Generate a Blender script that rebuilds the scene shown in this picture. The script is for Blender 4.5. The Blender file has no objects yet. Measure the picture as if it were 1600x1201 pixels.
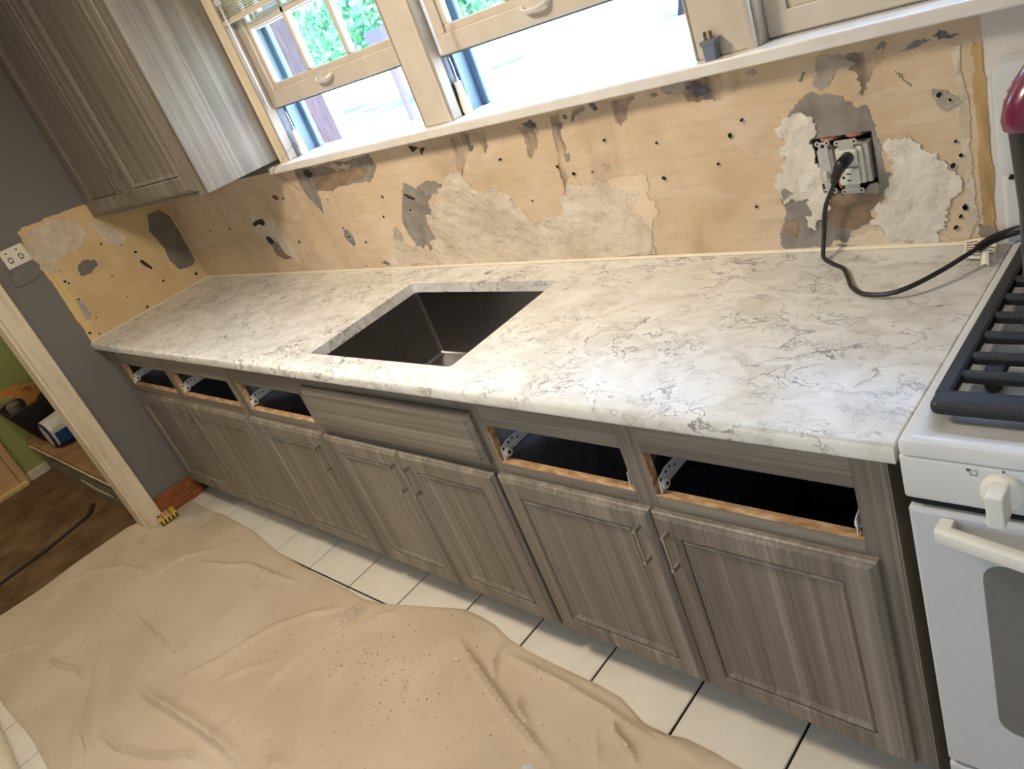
import bpy, bmesh, math, random
from mathutils import Vector, Matrix, noise as mnoise
from mathutils.geometry import tessellate_polygon
random.seed(7)
SC = bpy.context.scene
COL = SC.collection
PI = math.pi

# ---------------------------------------------------------------- camera, sky, sun, exposure
cam = bpy.data.cameras.new('camera'); cam.sensor_width = 36.0; cam.sensor_fit = 'HORIZONTAL'
cam.lens = 1225.11 / 1600.0 * 36.0; cam.clip_start = 0.02; cam.clip_end = 300
cam_o = bpy.data.objects.new('camera', cam); COL.objects.link(cam_o)
cam_o.matrix_world = Matrix(((0.70384162, -0.07853039, 0.7060028, 3.91410925),
                             (0.62181694, 0.54862278, -0.55888884, -1.55614816),
                             (-0.34343946, 0.83237373, 0.43497508, 1.65596523),
                             (0, 0, 0, 1)))
SC.camera = cam_o
SC.view_settings.view_transform = 'Standard'; SC.view_settings.look = 'None'
SC.view_settings.gamma = 1.0; SC.view_settings.use_curve_mapping = False
SC.view_settings.exposure = -0.25
world = bpy.data.worlds.new('sky'); SC.world = world; world.use_nodes = True
wn = world.node_tree.nodes; wl = world.node_tree.links
bgn = wn['Background']
sky = wn.new('ShaderNodeTexSky'); sky.sky_type = 'NISHITA'; sky.sun_disc = False
sky.sun_elevation = math.radians(52); sky.sun_rotation = math.radians(110); sky.dust_density = 2.5; sky.ozone_density = 1.0
tint = wn.new('ShaderNodeVectorMath'); tint.operation = 'MULTIPLY'; tint.inputs[1].default_value = (0.94, 0.99, 1.05)
wl.new(sky.outputs[0], tint.inputs[0]); wl.new(tint.outputs[0], bgn.inputs[0]); bgn.inputs[1].default_value = 3.6
sun = bpy.data.lights.new('sun', 'SUN'); sun.energy = 16.0; sun.angle = 0.01; sun.color = (1.0, 0.95, 0.86)
sun_o = bpy.data.objects.new('sun', sun); COL.objects.link(sun_o)
sun_o.rotation_euler = Vector((-0.62, 0.14, -0.80)).to_track_quat('-Z', 'Y').to_euler()
# daylight portals in the three window openings
for (px0, px1) in ((1.27, 2.06), (2.18, 2.98), (3.11, 3.9)):
    pl = bpy.data.lights.new('window_daylight', 'AREA'); pl.shape = 'RECTANGLE'; pl.size = px1 - px0; pl.size_y = 0.86
    pl.cycles.is_portal = True
    po = bpy.data.objects.new('window_daylight', pl); COL.objects.link(po)
    po.location = ((px0 + px1) / 2, 0.19, 1.80); po.rotation_euler = (-PI / 2, 0, 0)
pl = bpy.data.lights.new('added_window_daylight', 'AREA'); pl.shape = 'RECTANGLE'; pl.size = 0.6; pl.size_y = 1.0; pl.cycles.is_portal = True  # portal for the added window behind the camera
po = bpy.data.objects.new('added_window_daylight', pl); COL.objects.link(po); po.location = (3.75, -3.45, 1.55); po.rotation_euler = (PI / 2, 0, 0)
LAMP_POWER = 40.0
LAMP_COLOR = (1.0, 0.87, 0.70)

# ---------------------------------------------------------------- materials
def nmat(name):
    m = bpy.data.materials.new(name); m.use_nodes = True
    return m, m.node_tree.nodes, m.node_tree.links, m.node_tree.nodes['Principled BSDF']
def srgb(r, g, b):
    f = lambda c: (c / 12.92 if c <= 0.04045 else ((c + 0.055) / 1.055) ** 2.4)
    return (f(r / 255), f(g / 255), f(b / 255), 1.0)
def simple(name, col, rough=0.5, metal=0.0, noise=0.0, scale=20.0, bump=0.0, spec=0.5, coat=0.0):
    m, n, l, p = nmat(name)
    p.inputs['Base Color'].default_value = col; p.inputs['Roughness'].default_value = rough
    p.inputs['Metallic'].default_value = metal; p.inputs['Specular IOR Level'].default_value = spec
    p.inputs['Coat Weight'].default_value = coat
    if noise or bump:
        tc = n.new('ShaderNodeTexCoord'); nz = n.new('ShaderNodeTexNoise'); nz.inputs['Scale'].default_value = scale
        nz.inputs['Detail'].default_value = 6; nz.inputs['Roughness'].default_value = 0.65
        l.new(tc.outputs['Object'], nz.inputs['Vector'])
        if noise:
            r = n.new('ShaderNodeValToRGB')
            r.color_ramp.elements[0].position = 0.3; r.color_ramp.elements[1].position = 0.72
            r.color_ramp.elements[0].color = tuple(c * (1 - noise) for c in col[:3]) + (1,)
            r.color_ramp.elements[1].color = tuple(min(1, c * (1 + noise)) for c in col[:3]) + (1,)
            l.new(nz.outputs['Fac'], r.inputs[0]); l.new(r.outputs[0], p.inputs['Base Color'])
        if bump:
            b = n.new('ShaderNodeBump'); b.inputs['Strength'].default_value = bump; b.inputs['Distance'].default_value = 0.01
            l.new(nz.outputs['Fac'], b.inputs['Height']); l.new(b.outputs[0], p.inputs['Normal'])
    return m
def ramp_noise(name, stops, scale, rough=0.8, stretch=(1, 1, 1), detail=8, distortion=0.0, bump=0.0, bscale=80, spec=0.3):
    m, n, l, p = nmat(name)
    tc = n.new('ShaderNodeTexCoord'); mp = n.new('ShaderNodeMapping'); mp.inputs['Scale'].default_value = stretch
    nz = n.new('ShaderNodeTexNoise'); nz.inputs['Scale'].default_value = scale; nz.inputs['Detail'].default_value = detail
    nz.inputs['Roughness'].default_value = 0.6; nz.inputs['Distortion'].default_value = distortion
    l.new(tc.outputs['Object'], mp.inputs['Vector']); l.new(mp.outputs[0], nz.inputs['Vector'])
    r = n.new('ShaderNodeValToRGB'); cr = r.color_ramp
    while len(cr.elements) < len(stops): cr.elements.new(0.5)
    for e, (pos, c) in zip(cr.elements, stops): e.position = pos; e.color = c
    l.new(nz.outputs['Fac'], r.inputs[0]); l.new(r.outputs[0], p.inputs['Base Color'])
    p.inputs['Roughness'].default_value = rough; p.inputs['Specular IOR Level'].default_value = spec
    if bump:
        n2 = n.new('ShaderNodeTexNoise'); n2.inputs['Scale'].default_value = bscale; n2.inputs['Detail'].default_value = 5
        l.new(tc.outputs['Object'], n2.inputs['Vector'])
        b = n.new('ShaderNodeBump'); b.inputs['Strength'].default_value = min(1.0, bump); b.inputs['Distance'].default_value = 0.006 if bump < 0.95 else 0.016
        l.new(n2.outputs['Fac'], b.inputs['Height']); l.new(b.outputs[0], p.inputs['Normal'])
    return m
def grain(name, axis, dark, mid, light, rough=0.42):
    """weathered grey-brown laminate; grain lines run along the given axis"""
    m, n, l, p = nmat(name)
    tc = n.new('ShaderNodeTexCoord'); oi = n.new('ShaderNodeObjectInfo')
    ad = n.new('ShaderNodeVectorMath'); ad.operation = 'ADD'
    ml = n.new('ShaderNodeMath'); ml.operation = 'MULTIPLY'; ml.inputs[1].default_value = 37.0
    cb = n.new('ShaderNodeCombineXYZ'); l.new(oi.outputs['Random'], ml.inputs[0])
    for i in range(3): l.new(ml.outputs[0], cb.inputs[i])
    l.new(tc.outputs['Object'], ad.inputs[0]); l.new(cb.outputs[0], ad.inputs[1])
    def layer(across, along, detail):
        mp = n.new('ShaderNodeMapping'); s = [across] * 3; s['xyz'.index(axis)] = along
        mp.inputs['Scale'].default_value = s; l.new(ad.outputs[0], mp.inputs['Vector'])
        nz = n.new('ShaderNodeTexNoise'); nz.inputs['Scale'].default_value = 1.0; nz.inputs['Detail'].default_value = detail
        nz.inputs['Roughness'].default_value = 0.6; nz.inputs['Distortion'].default_value = 0.0
        l.new(mp.outputs[0], nz.inputs['Vector']); return nz
    a = layer(24, 0.35, 2); b = layer(120, 1.2, 3); c = layer(500, 20, 2)
    m1 = n.new('ShaderNodeMath'); m1.operation = 'MULTIPLY_ADD'; m1.inputs[1].default_value = 0.44
    m2 = n.new('ShaderNodeMath'); m2.operation = 'MULTIPLY'; m2.inputs[1].default_value = 0.40
    l.new(b.outputs['Fac'], m2.inputs[0]); l.new(a.outputs['Fac'], m1.inputs[0]); l.new(m2.outputs[0], m1.inputs[2])
    m3 = n.new('ShaderNodeMath'); m3.operation = 'MULTIPLY_ADD'; m3.inputs[1].default_value = 0.16
    l.new(c.outputs['Fac'], m3.inputs[0]); l.new(m1.outputs[0], m3.inputs[2])
    r = n.new('ShaderNodeValToRGB'); cr = r.color_ramp; cr.elements.new(0.5)
    for e, (pos, col) in zip(cr.elements, ((0.36, dark), (0.50, mid), (0.64, light))): e.position = pos; e.color = col
    l.new(m3.outputs[0], r.inputs[0]); l.new(r.outputs[0], p.inputs['Base Color'])
    bp_ = n.new('ShaderNodeBump'); bp_.inputs['Strength'].default_value = 0.10; bp_.inputs['Distance'].default_value = 0.002
    l.new(b.outputs['Fac'], bp_.inputs['Height']); l.new(bp_.outputs[0], p.inputs['Normal'])
    p.inputs['Roughness'].default_value = rough
    return m
GD, GM, GL = srgb(94, 87, 77), srgb(121, 112, 100), srgb(151, 142, 129)
M = {}
M['grain_z'] = grain('grey_laminate_upright_grain', 'z', GD, GM, GL)
M['grain_x'] = grain('grey_laminate_level_grain', 'x', GD, GM, GL)
M['dark_inside'] = simple('grey_cabinet_inside', srgb(160, 164, 176), 0.6, noise=0.3, scale=9)
M['raw_wood'] = ramp_noise('raw_cut_wood', [(0.3, srgb(126, 94, 64)), (0.5, srgb(188, 148, 106)), (0.72, srgb(222, 196, 158))], 60, 0.8, (0.4, 1, 1), 8, 0, 0.3)
M['white_metal'] = simple('white_coated_steel', srgb(214, 214, 214), 0.4)
M['nickel'] = simple('brushed_nickel', srgb(186, 182, 174), 0.35, 1.0)
M['hole'] = simple('dark_hole', srgb(24, 22, 22), 0.9)

def marble():
    m, n, l, p = nmat('marbled_white_countertop')
    tc = n.new('ShaderNodeTexCoord'); mp = n.new('ShaderNodeMapping')
    mp.inputs['Rotation'].default_value = (0, 0, 0.5); mp.inputs['Scale'].default_value = (1.0, 1.5, 1.3)
    l.new(tc.outputs['Object'], mp.inputs['Vector'])
    w = n.new('ShaderNodeTexNoise'); w.inputs['Scale'].default_value = 9; w.inputs['Detail'].default_value = 5
    l.new(mp.outputs[0], w.inputs['Vector'])
    sc = n.new('ShaderNodeVectorMath'); sc.operation = 'SCALE'; sc.inputs['Scale'].default_value = 0.16
    ad = n.new('ShaderNodeVectorMath'); ad.operation = 'ADD'
    l.new(w.outputs['Color'], sc.inputs[0]); l.new(mp.outputs[0], ad.inputs[0]); l.new(sc.outputs[0], ad.inputs[1])
    def vein(scale, width, mscale, lo, hi):
        nz = n.new('ShaderNodeTexNoise'); nz.inputs['Scale'].default_value = scale; nz.inputs['Detail'].default_value = 4
        nz.inputs['Roughness'].default_value = 0.55; l.new(ad.outputs[0], nz.inputs['Vector'])
        s = n.new('ShaderNodeMath'); s.operation = 'SUBTRACT'; s.inputs[1].default_value = 0.5; l.new(nz.outputs['Fac'], s.inputs[0])
        a = n.new('ShaderNodeMath'); a.operation = 'ABSOLUTE'; l.new(s.outputs[0], a.inputs[0])
        mr = n.new('ShaderNodeMapRange'); mr.inputs['From Min'].default_value = 0.0; mr.inputs['From Max'].default_value = width
        mr.inputs['To Min'].default_value = 1.0; mr.inputs['To Max'].default_value = 0.0; mr.interpolation_type = 'SMOOTHSTEP'
        l.new(a.outputs[0], mr.inputs[0])
        k = n.new('ShaderNodeTexNoise'); k.inputs['Scale'].default_value = mscale; k.inputs['Detail'].default_value = 3
        l.new(mp.outputs[0], k.inputs['Vector'])
        kr = n.new('ShaderNodeMapRange'); kr.inputs['From Min'].default_value = lo; kr.inputs['From Max'].default_value = hi
        l.new(k.outputs['Fac'], kr.inputs[0])
        mu = n.new('ShaderNodeMath'); mu.operation = 'MULTIPLY'; l.new(mr.outputs[0], mu.inputs[0]); l.new(kr.outputs[0], mu.inputs[1])
        return mu
    v1 = vein(8.5, 0.017, 6, 0.41, 0.62); v2 = vein(17, 0.024, 8, 0.44, 0.62); v3 = vein(4, 0.05, 5, 0.5, 0.8)
    cl = n.new('ShaderNodeTexNoise'); cl.inputs['Scale'].default_value = 11; cl.inputs['Detail'].default_value = 5; cl.inputs['Distortion'].default_value = 0.8
    l.new(ad.outputs[0], cl.inputs['Vector'])
    r = n.new('ShaderNodeValToRGB'); cr = r.color_ramp; cr.elements.new(0.5)
    for e, (pos, col) in zip(cr.elements, ((0.33, srgb(212, 207, 197)), (0.5, srgb(226, 222, 214)), (0.66, srgb(235, 232, 226)))): e.position = pos; e.color = col
    l.new(cl.outputs['Fac'], r.inputs[0])
    cur = r.outputs[0]
    for v, col, f in ((v3, srgb(176, 171, 168), 0.5), (v1, srgb(100, 96, 98), 0.8), (v2, srgb(116, 110, 110), 0.7)):
        mx = n.new('ShaderNodeMix'); mx.data_type = 'RGBA'
        g = n.new('ShaderNodeMath'); g.operation = 'MULTIPLY'; g.inputs[1].default_value = f
        l.new(v.outputs[0], g.inputs[0]); l.new(g.outputs[0], mx.inputs['Factor']); l.new(cur, mx.inputs['A']); mx.inputs['B'].default_value = col
        cur = mx.outputs['Result']
    l.new(cur, p.inputs['Base Color']); p.inputs['Roughness'].default_value = 0.24
    return m
M['marble'] = marble()
M['sink'] = simple('dark_brushed_steel', srgb(150, 147, 146), 0.30, 1.0, noise=0.12, scale=60)
def plaster(name, stops, streak):
    m = ramp_noise(name, stops, 2.6, 0.85, (1.0, 1, 0.8), 10, 0.6, 0.3, 45)
    n, l = m.node_tree.nodes, m.node_tree.links; p = n['Principled BSDF']; tc = [x for x in n if x.type == 'TEX_COORD'][0]
    cur = p.inputs['Base Color'].links[0].from_socket
    def over(scale, stretch, lo, hi, col, f, detail=6, dist=0.0):
        nonlocal cur
        mp = n.new('ShaderNodeMapping'); mp.inputs['Scale'].default_value = stretch; nz = n.new('ShaderNodeTexNoise')
        nz.inputs['Scale'].default_value = scale; nz.inputs['Detail'].default_value = detail; nz.inputs['Distortion'].default_value = dist; nz.inputs['Roughness'].default_value = 0.65
        l.new(tc.outputs['Object'], mp.inputs['Vector']); l.new(mp.outputs[0], nz.inputs['Vector'])
        mr = n.new('ShaderNodeMapRange'); mr.inputs['From Min'].default_value = lo; mr.inputs['From Max'].default_value = hi; mr.inputs['To Max'].default_value = f
        l.new(nz.outputs['Fac'], mr.inputs[0]); mx = n.new('ShaderNodeMix'); mx.data_type = 'RGBA'
        l.new(mr.outputs[0], mx.inputs['Factor']); l.new(cur, mx.inputs['A']); mx.inputs['B'].default_value = col; cur = mx.outputs['Result']
    over(3.2, (1.0, 1.0, 0.25), 0.50, 0.70, streak, 0.60, 5, 0.4)          # run-down smears
    over(5.0, (0.7, 1.0, 1.6), 0.52, 0.66, srgb(222, 204, 182), 0.55, 9, 0.8)   # thin pale skims
    over(16, (0.5, 1.0, 1.0), 0.56, 0.70, srgb(168, 138, 106), 0.45, 10)     # rubbed brown spots
    over(70, (0.10, 1.0, 1.0), 0.48, 0.66, srgb(184, 160, 132), 0.30, 3)     # level trowel lines
    l.new(cur, p.inputs['Base Color']); return m
M['plaster'] = plaster('old_tan_plaster', [(0.26, srgb(178, 152, 122)), (0.42, srgb(206, 180, 148)), (0.58, srgb(214, 190, 162)), (0.78, srgb(220, 204, 184))], srgb(158, 138, 120))
M['plasterl'] = ramp_noise('yellow_tan_plaster', [(0.3, srgb(196, 166, 122)), (0.5, srgb(208, 180, 136)), (0.72, srgb(216, 192, 152))], 5, 0.85, (1, 1, 1), 8, 0.3, 0.2, 45)
M['skim'] = ramp_noise('pale_skim_coat', [(0.3, srgb(192, 174, 152)), (0.52, srgb(210, 194, 174)), (0.75, srgb(222, 209, 192))], 9, 0.9, (1, 1, 1), 8, 0.5, 1.0, 26)
M['skimb'] = ramp_noise('thin_skim_coat', [(0.3, srgb(208, 186, 156)), (0.7, srgb(224, 204, 178))], 9, 0.9, (1, 1, 1), 8, 0.5, 0.3, 40)
M['whitep'] = ramp_noise('white_patching_plaster', [(0.3, srgb(202, 191, 176)), (0.55, srgb(220, 210, 196)), (0.75, srgb(231, 223, 211))], 10, 0.9, (1, 1, 1), 8, 0.6, 1.0, 22)
M['mortar'] = ramp_noise('grey_mortar', [(0.3, srgb(118, 110, 102)), (0.52, srgb(146, 138, 128)), (0.75, srgb(166, 158, 148))], 12, 0.95, (1, 1, 1), 8, 0.3, 0.5, 70)
M['mortard'] = ramp_noise('smooth_grey_mortar', [(0.3, srgb(108, 102, 94)), (0.7, srgb(132, 124, 114))], 12, 0.95, (1, 1, 1), 8, 0.3, 0.3, 70)
M['mortarl'] = ramp_noise('light_grey_mortar', [(0.3, srgb(152, 142, 130)), (0.7, srgb(188, 176, 162))], 20, 0.95, (1, 1, 1), 8, 0.3, 0.5, 70)
M['brownp'] = ramp_noise('brown_base_coat', [(0.3, srgb(110, 90, 74)), (0.55, srgb(146, 122, 100)), (0.78, srgb(172, 150, 128))], 16, 0.95, (0.6, 1, 1.4), 8, 0.4, 0.6, 60)
M['dirt'] = ramp_noise('blue_grey_residue', [(0.3, srgb(78, 78, 92)), (0.7, srgb(128, 122, 128))], 40, 0.9)
M['redd'] = simple('dark_red_scab', srgb(120, 56, 40), 0.9)
M['cavity'] = simple('dark_hollow_inside', srgb(58, 52, 48), 0.95, noise=0.4, scale=60)
M['ochre'] = ramp_noise('old_ochre_paint', [(0.3, srgb(160, 128, 90)), (0.55, srgb(194, 160, 112)), (0.75, srgb(212, 188, 150))], 14, 0.8, (2, 1, 0.4), 8, 0.3, 0.4, 60)
M['ochrel'] = ramp_noise('old_cream_paint', [(0.3, srgb(206, 174, 116)), (0.7, srgb(230, 204, 148))], 14, 0.8, (1, 2, 0.4))
M['grey_wall'] = simple('charcoal_grey_wall_paint', srgb(112, 109, 104), 0.75, noise=0.03, scale=80, bump=0.05)
M['white_wall'] = simple('offwhite_wall_paint', srgb(214, 206, 198), 0.7, noise=0.03, scale=50, bump=0.05)
M['green_wall'] = simple('moss_green_wall_paint', srgb(160, 166, 98), 0.75, noise=0.05, scale=12)
M['trim'] = ramp_noise('white_gloss_trim_paint', [(0.3, srgb(196, 182, 165)), (0.7, srgb(208, 196, 180))], 14, 0.35, (1, 1, 0.5), 6, 0, 0.08, 30, 0.5)
M['old_trim'] = ramp_noise('worn_cream_trim_paint', [(0.28, srgb(196, 178, 150)), (0.5, srgb(220, 204, 176)), (0.75, srgb(230, 218, 194))], 10, 0.55, (1, 2, 0.3), 8, 0.2, 0.25, 60)
M['sill'] = ramp_noise('glossy_white_sill_paint', [(0.3, srgb(216, 208, 200)), (0.7, srgb(232, 226, 220))], 10, 0.22, (1, 1, 1), 6, 0, 0.12, 18, 0.5)
M['alu'] = simple('pale_blue_storm_frame', srgb(82, 108, 128), 0.45, 0.0)
M['track'] = simple('dark_sash_channel', srgb(84, 92, 98), 0.6, noise=0.3, scale=50)
M['red_wood'] = ramp_noise('red_brown_wood', [(0.3, srgb(104, 58, 32)), (0.55, srgb(146, 86, 50)), (0.75, srgb(172, 110, 68))], 12, 0.45, (6, 0.8, 6), 6, 0.2)
M['tile'] = ramp_noise('glazed_white_tile', [(0.3, srgb(214, 206, 190)), (0.7, srgb(228, 222, 208))], 6, 0.28, (1, 1, 1), 5, 0, 0.03, 40, 0.5)
M['grout'] = simple('dark_grout', srgb(40, 35, 30), 0.9, noise=0.3, scale=60)
M['carpet'] = ramp_noise('dirty_brown_carpet', [(0.28, srgb(84, 64, 42)), (0.5, srgb(116, 92, 64)), (0.75, srgb(142, 116, 84))], 5, 1.0, (1, 1, 1), 12, 0.3, 0.9, 320, 0.1)
M['tread'] = ramp_noise('tan_carpeted_tread', [(0.3, srgb(132, 100, 68)), (0.7, srgb(172, 136, 100))], 10, 1.0, (1, 1, 1), 10, 0.3, 0.8, 260, 0.1)
M['riser'] = ramp_noise('peeling_riser_paint', [(0.34, srgb(96, 82, 60)), (0.46, srgb(150, 142, 122)), (0.52, srgb(112, 108, 98)), (0.7, srgb(186, 180, 164))], 9, 0.8, (0.7, 1, 3.0), 10, 1.2, 0.6, 50)
M['cloth'] = ramp_noise('canvas_drop_cloth', [(0.28, srgb(182, 164, 140)), (0.5, srgb(198, 180, 156)), (0.72, srgb(208, 192, 170))], 2.2, 0.95, (1, 1, 1), 10, 0.3, 0.12, 500, 0.1)
def stain(m, scale, lo, hi, col, f, stretch=(1, 1, 1)):
    n, l = m.node_tree.nodes, m.node_tree.links; p = n['Principled BSDF']; tc = [x for x in n if x.type == 'TEX_COORD'][0]
    cur = p.inputs['Base Color'].links[0].from_socket; mp = n.new('ShaderNodeMapping'); mp.inputs['Scale'].default_value = stretch
    nz = n.new('ShaderNodeTexNoise'); nz.inputs['Scale'].default_value = scale; nz.inputs['Detail'].default_value = 10; nz.inputs['Roughness'].default_value = 0.7
    l.new(tc.outputs['Object'], mp.inputs['Vector']); l.new(mp.outputs[0], nz.inputs['Vector'])
    mr = n.new('ShaderNodeMapRange'); mr.inputs['From Min'].default_value = lo; mr.inputs['From Max'].default_value = hi; mr.inputs['To Max'].default_value = f
    l.new(nz.outputs['Fac'], mr.inputs[0]); mx = n.new('ShaderNodeMix'); mx.data_type = 'RGBA'
    l.new(mr.outputs[0], mx.inputs['Factor']); l.new(cur, mx.inputs['A']); mx.inputs['B'].default_value = col; l.new(mx.outputs['Result'], p.inputs['Base Color'])
stain(M['cloth'], 4.5, 0.58, 0.74, srgb(150, 124, 94), 0.55); stain(M['cloth'], 30, 0.62, 0.74, srgb(128, 100, 72), 0.5); stain(M['cloth'], 7, 0.60, 0.75, srgb(214, 202, 184), 0.5)
stain(M['skim'], 14, 0.60, 0.70, srgb(178, 154, 126), 0.5); stain(M['whitep'], 18, 0.60, 0.72, srgb(184, 168, 150), 0.5)
M['enamel'] = simple('white_range_enamel', srgb(212, 212, 211), 0.3, noise=0.02, scale=30, coat=0.3)
M['enamel_door'] = simple('white_oven_door_enamel', srgb(202, 204, 205), 0.42, noise=0.02, scale=90, bump=0.03)
M['bisque'] = simple('aged_white_plastic', srgb(228, 225, 216), 0.4, noise=0.03, scale=40)
M['oven_glass'] = simple('grey_oven_glass', srgb(112, 110, 106), 0.35, noise=0.05, scale=60)
M['iron'] = simple('black_cast_iron', srgb(34, 34, 38), 0.5, noise=0.15, scale=80, bump=0.06)
M['black'] = simple('black_plastic', srgb(26, 27, 30), 0.38)
M['black_rubber'] = simple('black_cord_rubber', srgb(34, 34, 38), 0.5)
M['maroon'] = simple('maroon_gloss_plastic', srgb(110, 34, 66), 0.22, coat=0.4)
M['smoke'] = simple('smoky_dark_plastic', srgb(36, 35, 38), 0.3)
M['outlet'] = simple('white_outlet_plastic', srgb(222, 216, 200), 0.4)
M['galv'] = simple('dull_galvanised_steel', srgb(186, 184, 178), 0.45, 0.15, noise=0.15, scale=90)
M['copper'] = simple('pinkish_wire_sleeve', srgb(176, 112, 98), 0.6)
M['paper'] = simple('white_paper_tag', srgb(232, 222, 206), 0.8)
M['ink'] = simple('grey_printed_lines', srgb(86, 80, 78), 0.8)
M['caulk'] = simple('cream_caulk', srgb(232, 218, 194), 0.6, noise=0.06, scale=60)
M['handle_cream'] = simple('cream_painted_handle', srgb(228, 214, 182), 0.45)
M['steel'] = simple('scraped_steel', srgb(190, 192, 196), 0.3, 1.0)
M['bluegrey'] = simple('blue_grey_plastic', srgb(112, 122, 138), 0.5)
M['brass'] = simple('tarnished_prong', srgb(150, 130, 100), 0.35, 1.0)
M['yellow'] = simple('yellow_wrapper', srgb(222, 186, 64), 0.45, noise=0.1, scale=40)
M['pinkprint'] = simple('pink_print', srgb(224, 170, 140), 0.6)
M['dark_print'] = simple('black_print', srgb(58, 48, 32), 0.6)
M['bag_black'] = simple('black_nylon', srgb(22, 22, 24), 0.8, noise=0.3, scale=40, bump=0.3)
M['bag_brown'] = simple('dark_brown_binding', srgb(52, 40, 30), 0.9)
M['orange_wood'] = ramp_noise('orange_varnished_wood', [(0.3, srgb(176, 112, 50)), (0.7, srgb(218, 152, 78))], 14, 0.5, (1, 1, 6))
M['greybrown'] = simple('grey_brown_plastic', srgb(110, 96, 90), 0.6, noise=0.2, scale=30)
M['wrap_white'] = ramp_noise('crinkled_white_wrap', [(0.35, srgb(206, 200, 188)), (0.6, srgb(234, 230, 222)), (0.72, srgb(176, 150, 140))], 22, 0.3, (1, 1, 1), 6, 0.6, 0.5, 40, 0.5)
M['wrap_blue'] = ramp_noise('blue_plastic_wrap', [(0.35, srgb(10, 62, 118)), (0.7, srgb(30, 100, 170))], 14, 0.25, (1, 1, 1), 6, 0.4, 0.4, 40, 0.5)
M['navy_print'] = simple('navy_ring_print', srgb(40, 38, 96), 0.4)
M['navy_cloth'] = ramp_noise('navy_folded_fabric', [(0.35, srgb(26, 34, 58)), (0.7, srgb(52, 68, 98))], 18, 0.8, (1, 1, 1), 6, 1.0, 0.6, 30)
M['beige_vinyl'] = simple('beige_rolled_canvas', srgb(214, 198, 168), 0.6, noise=0.08, scale=20)
M['cream_door'] = ramp_noise('cream_door_paint', [(0.3, srgb(206, 164, 116)), (0.7, srgb(220, 184, 138))], 6, 0.5, (1, 1, 0.4))
M['ceiling'] = simple('white_ceiling_paint', srgb(226, 220, 208), 0.9)
M['blind'] = simple('ivory_blind_slat', srgb(214, 200, 174), 0.5)
M['string'] = simple('grey_string', srgb(112, 96, 78), 0.9)
M['bark'] = ramp_noise('haze_tinted_bark', [(0.3, srgb(34, 30, 36)), (0.7, srgb(54, 48, 56))], 8, 0.95, (4, 4, 0.6))  # brown bark tinted lilac to paint in the outdoor haze
M['leaf'] = ramp_noise('fresh_green_leaf', [(0.3, srgb(52, 104, 84)), (0.5, srgb(82, 140, 104)), (0.75, srgb(140, 184, 140))], 3, 0.7, (1, 1, 1), 4)
M['grass'] = ramp_noise('lawn_with_painted_shade', [(0.35, srgb(60, 104, 98)), (0.6, srgb(150, 176, 160))], 0.5, 0.95, (1, 1, 1), 8)  # dark cyan patches in the grass colour stand in for tree shadows
M['drive'] = ramp_noise('pale_concrete_drive', [(0.3, srgb(212, 210, 204)), (0.7, srgb(236, 234, 228))], 2, 0.9)
M['street'] = simple('grey_asphalt', srgb(150, 150, 150), 0.9, noise=0.1, scale=4)
M['carpaint'] = simple('grey_lilac_car_paint', srgb(52, 48, 66), 0.4)
def glass():
    m, n, l, p = nmat('window_glass'); n.remove(p)
    o = n['Material Output']; t = n.new('ShaderNodeBsdfTransparent'); t.inputs[0].default_value = (0.93, 0.98, 0.97, 1)
    g = n.new('ShaderNodeBsdfGlossy'); g.inputs['Roughness'].default_value = 0.02
    lw = n.new('ShaderNodeLayerWeight'); lw.inputs[0].default_value = 0.5; pw = n.new('ShaderNodeMath'); pw.operation = 'POWER'; pw.inputs[1].default_value = 4.0
    ml = n.new('ShaderNodeMath'); ml.operation = 'MULTIPLY_ADD'; ml.inputs[1].default_value = 0.4; ml.inputs[2].default_value = 0.03; mx = n.new('ShaderNodeMixShader')
    l.new(lw.outputs['Facing'], pw.inputs[0]); l.new(pw.outputs[0], ml.inputs[0]); l.new(ml.outputs[0], mx.inputs[0]); l.new(t.outputs[0], mx.inputs[1]); l.new(g.outputs[0], mx.inputs[2]); l.new(mx.outputs[0], o.inputs[0])
    return m
M['glass'] = glass()
def film(name, col, fac, rough):
    m, n, l, p = nmat(name); p.inputs['Base Color'].default_value = col; p.inputs['Roughness'].default_value = rough
    o = n['Material Output']; t = n.new('ShaderNodeBsdfTransparent'); mx = n.new('ShaderNodeMixShader'); mx.inputs[0].default_value = fac
    l.new(t.outputs[0], mx.inputs[1]); l.new(p.outputs[0], mx.inputs[2]); l.new(mx.outputs[0], o.inputs[0]); return m
M['film'] = film('clear_plastic_film', srgb(226, 222, 212), 0.30, 0.2)
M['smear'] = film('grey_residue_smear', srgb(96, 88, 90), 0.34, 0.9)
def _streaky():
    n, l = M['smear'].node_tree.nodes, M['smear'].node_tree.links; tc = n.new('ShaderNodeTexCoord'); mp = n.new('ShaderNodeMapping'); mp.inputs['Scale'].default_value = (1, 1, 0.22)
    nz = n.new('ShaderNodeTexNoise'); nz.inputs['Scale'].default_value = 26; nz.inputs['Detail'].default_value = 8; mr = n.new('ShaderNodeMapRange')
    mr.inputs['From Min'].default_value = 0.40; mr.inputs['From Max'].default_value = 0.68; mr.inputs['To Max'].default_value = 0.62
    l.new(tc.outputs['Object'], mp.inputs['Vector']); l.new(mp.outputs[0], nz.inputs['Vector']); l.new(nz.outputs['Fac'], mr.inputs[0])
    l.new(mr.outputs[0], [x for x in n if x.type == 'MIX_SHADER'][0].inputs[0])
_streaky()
M['trim_shaded'] = simple('shade_darkened_trim_paint', srgb(150, 138, 122), 0.5, noise=0.08, scale=30)  # trim paint darkened to put the stop beads' shade into the colour
M['acrylic'] = film('clear_acrylic', srgb(224, 224, 222), 0.55, 0.1)
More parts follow.
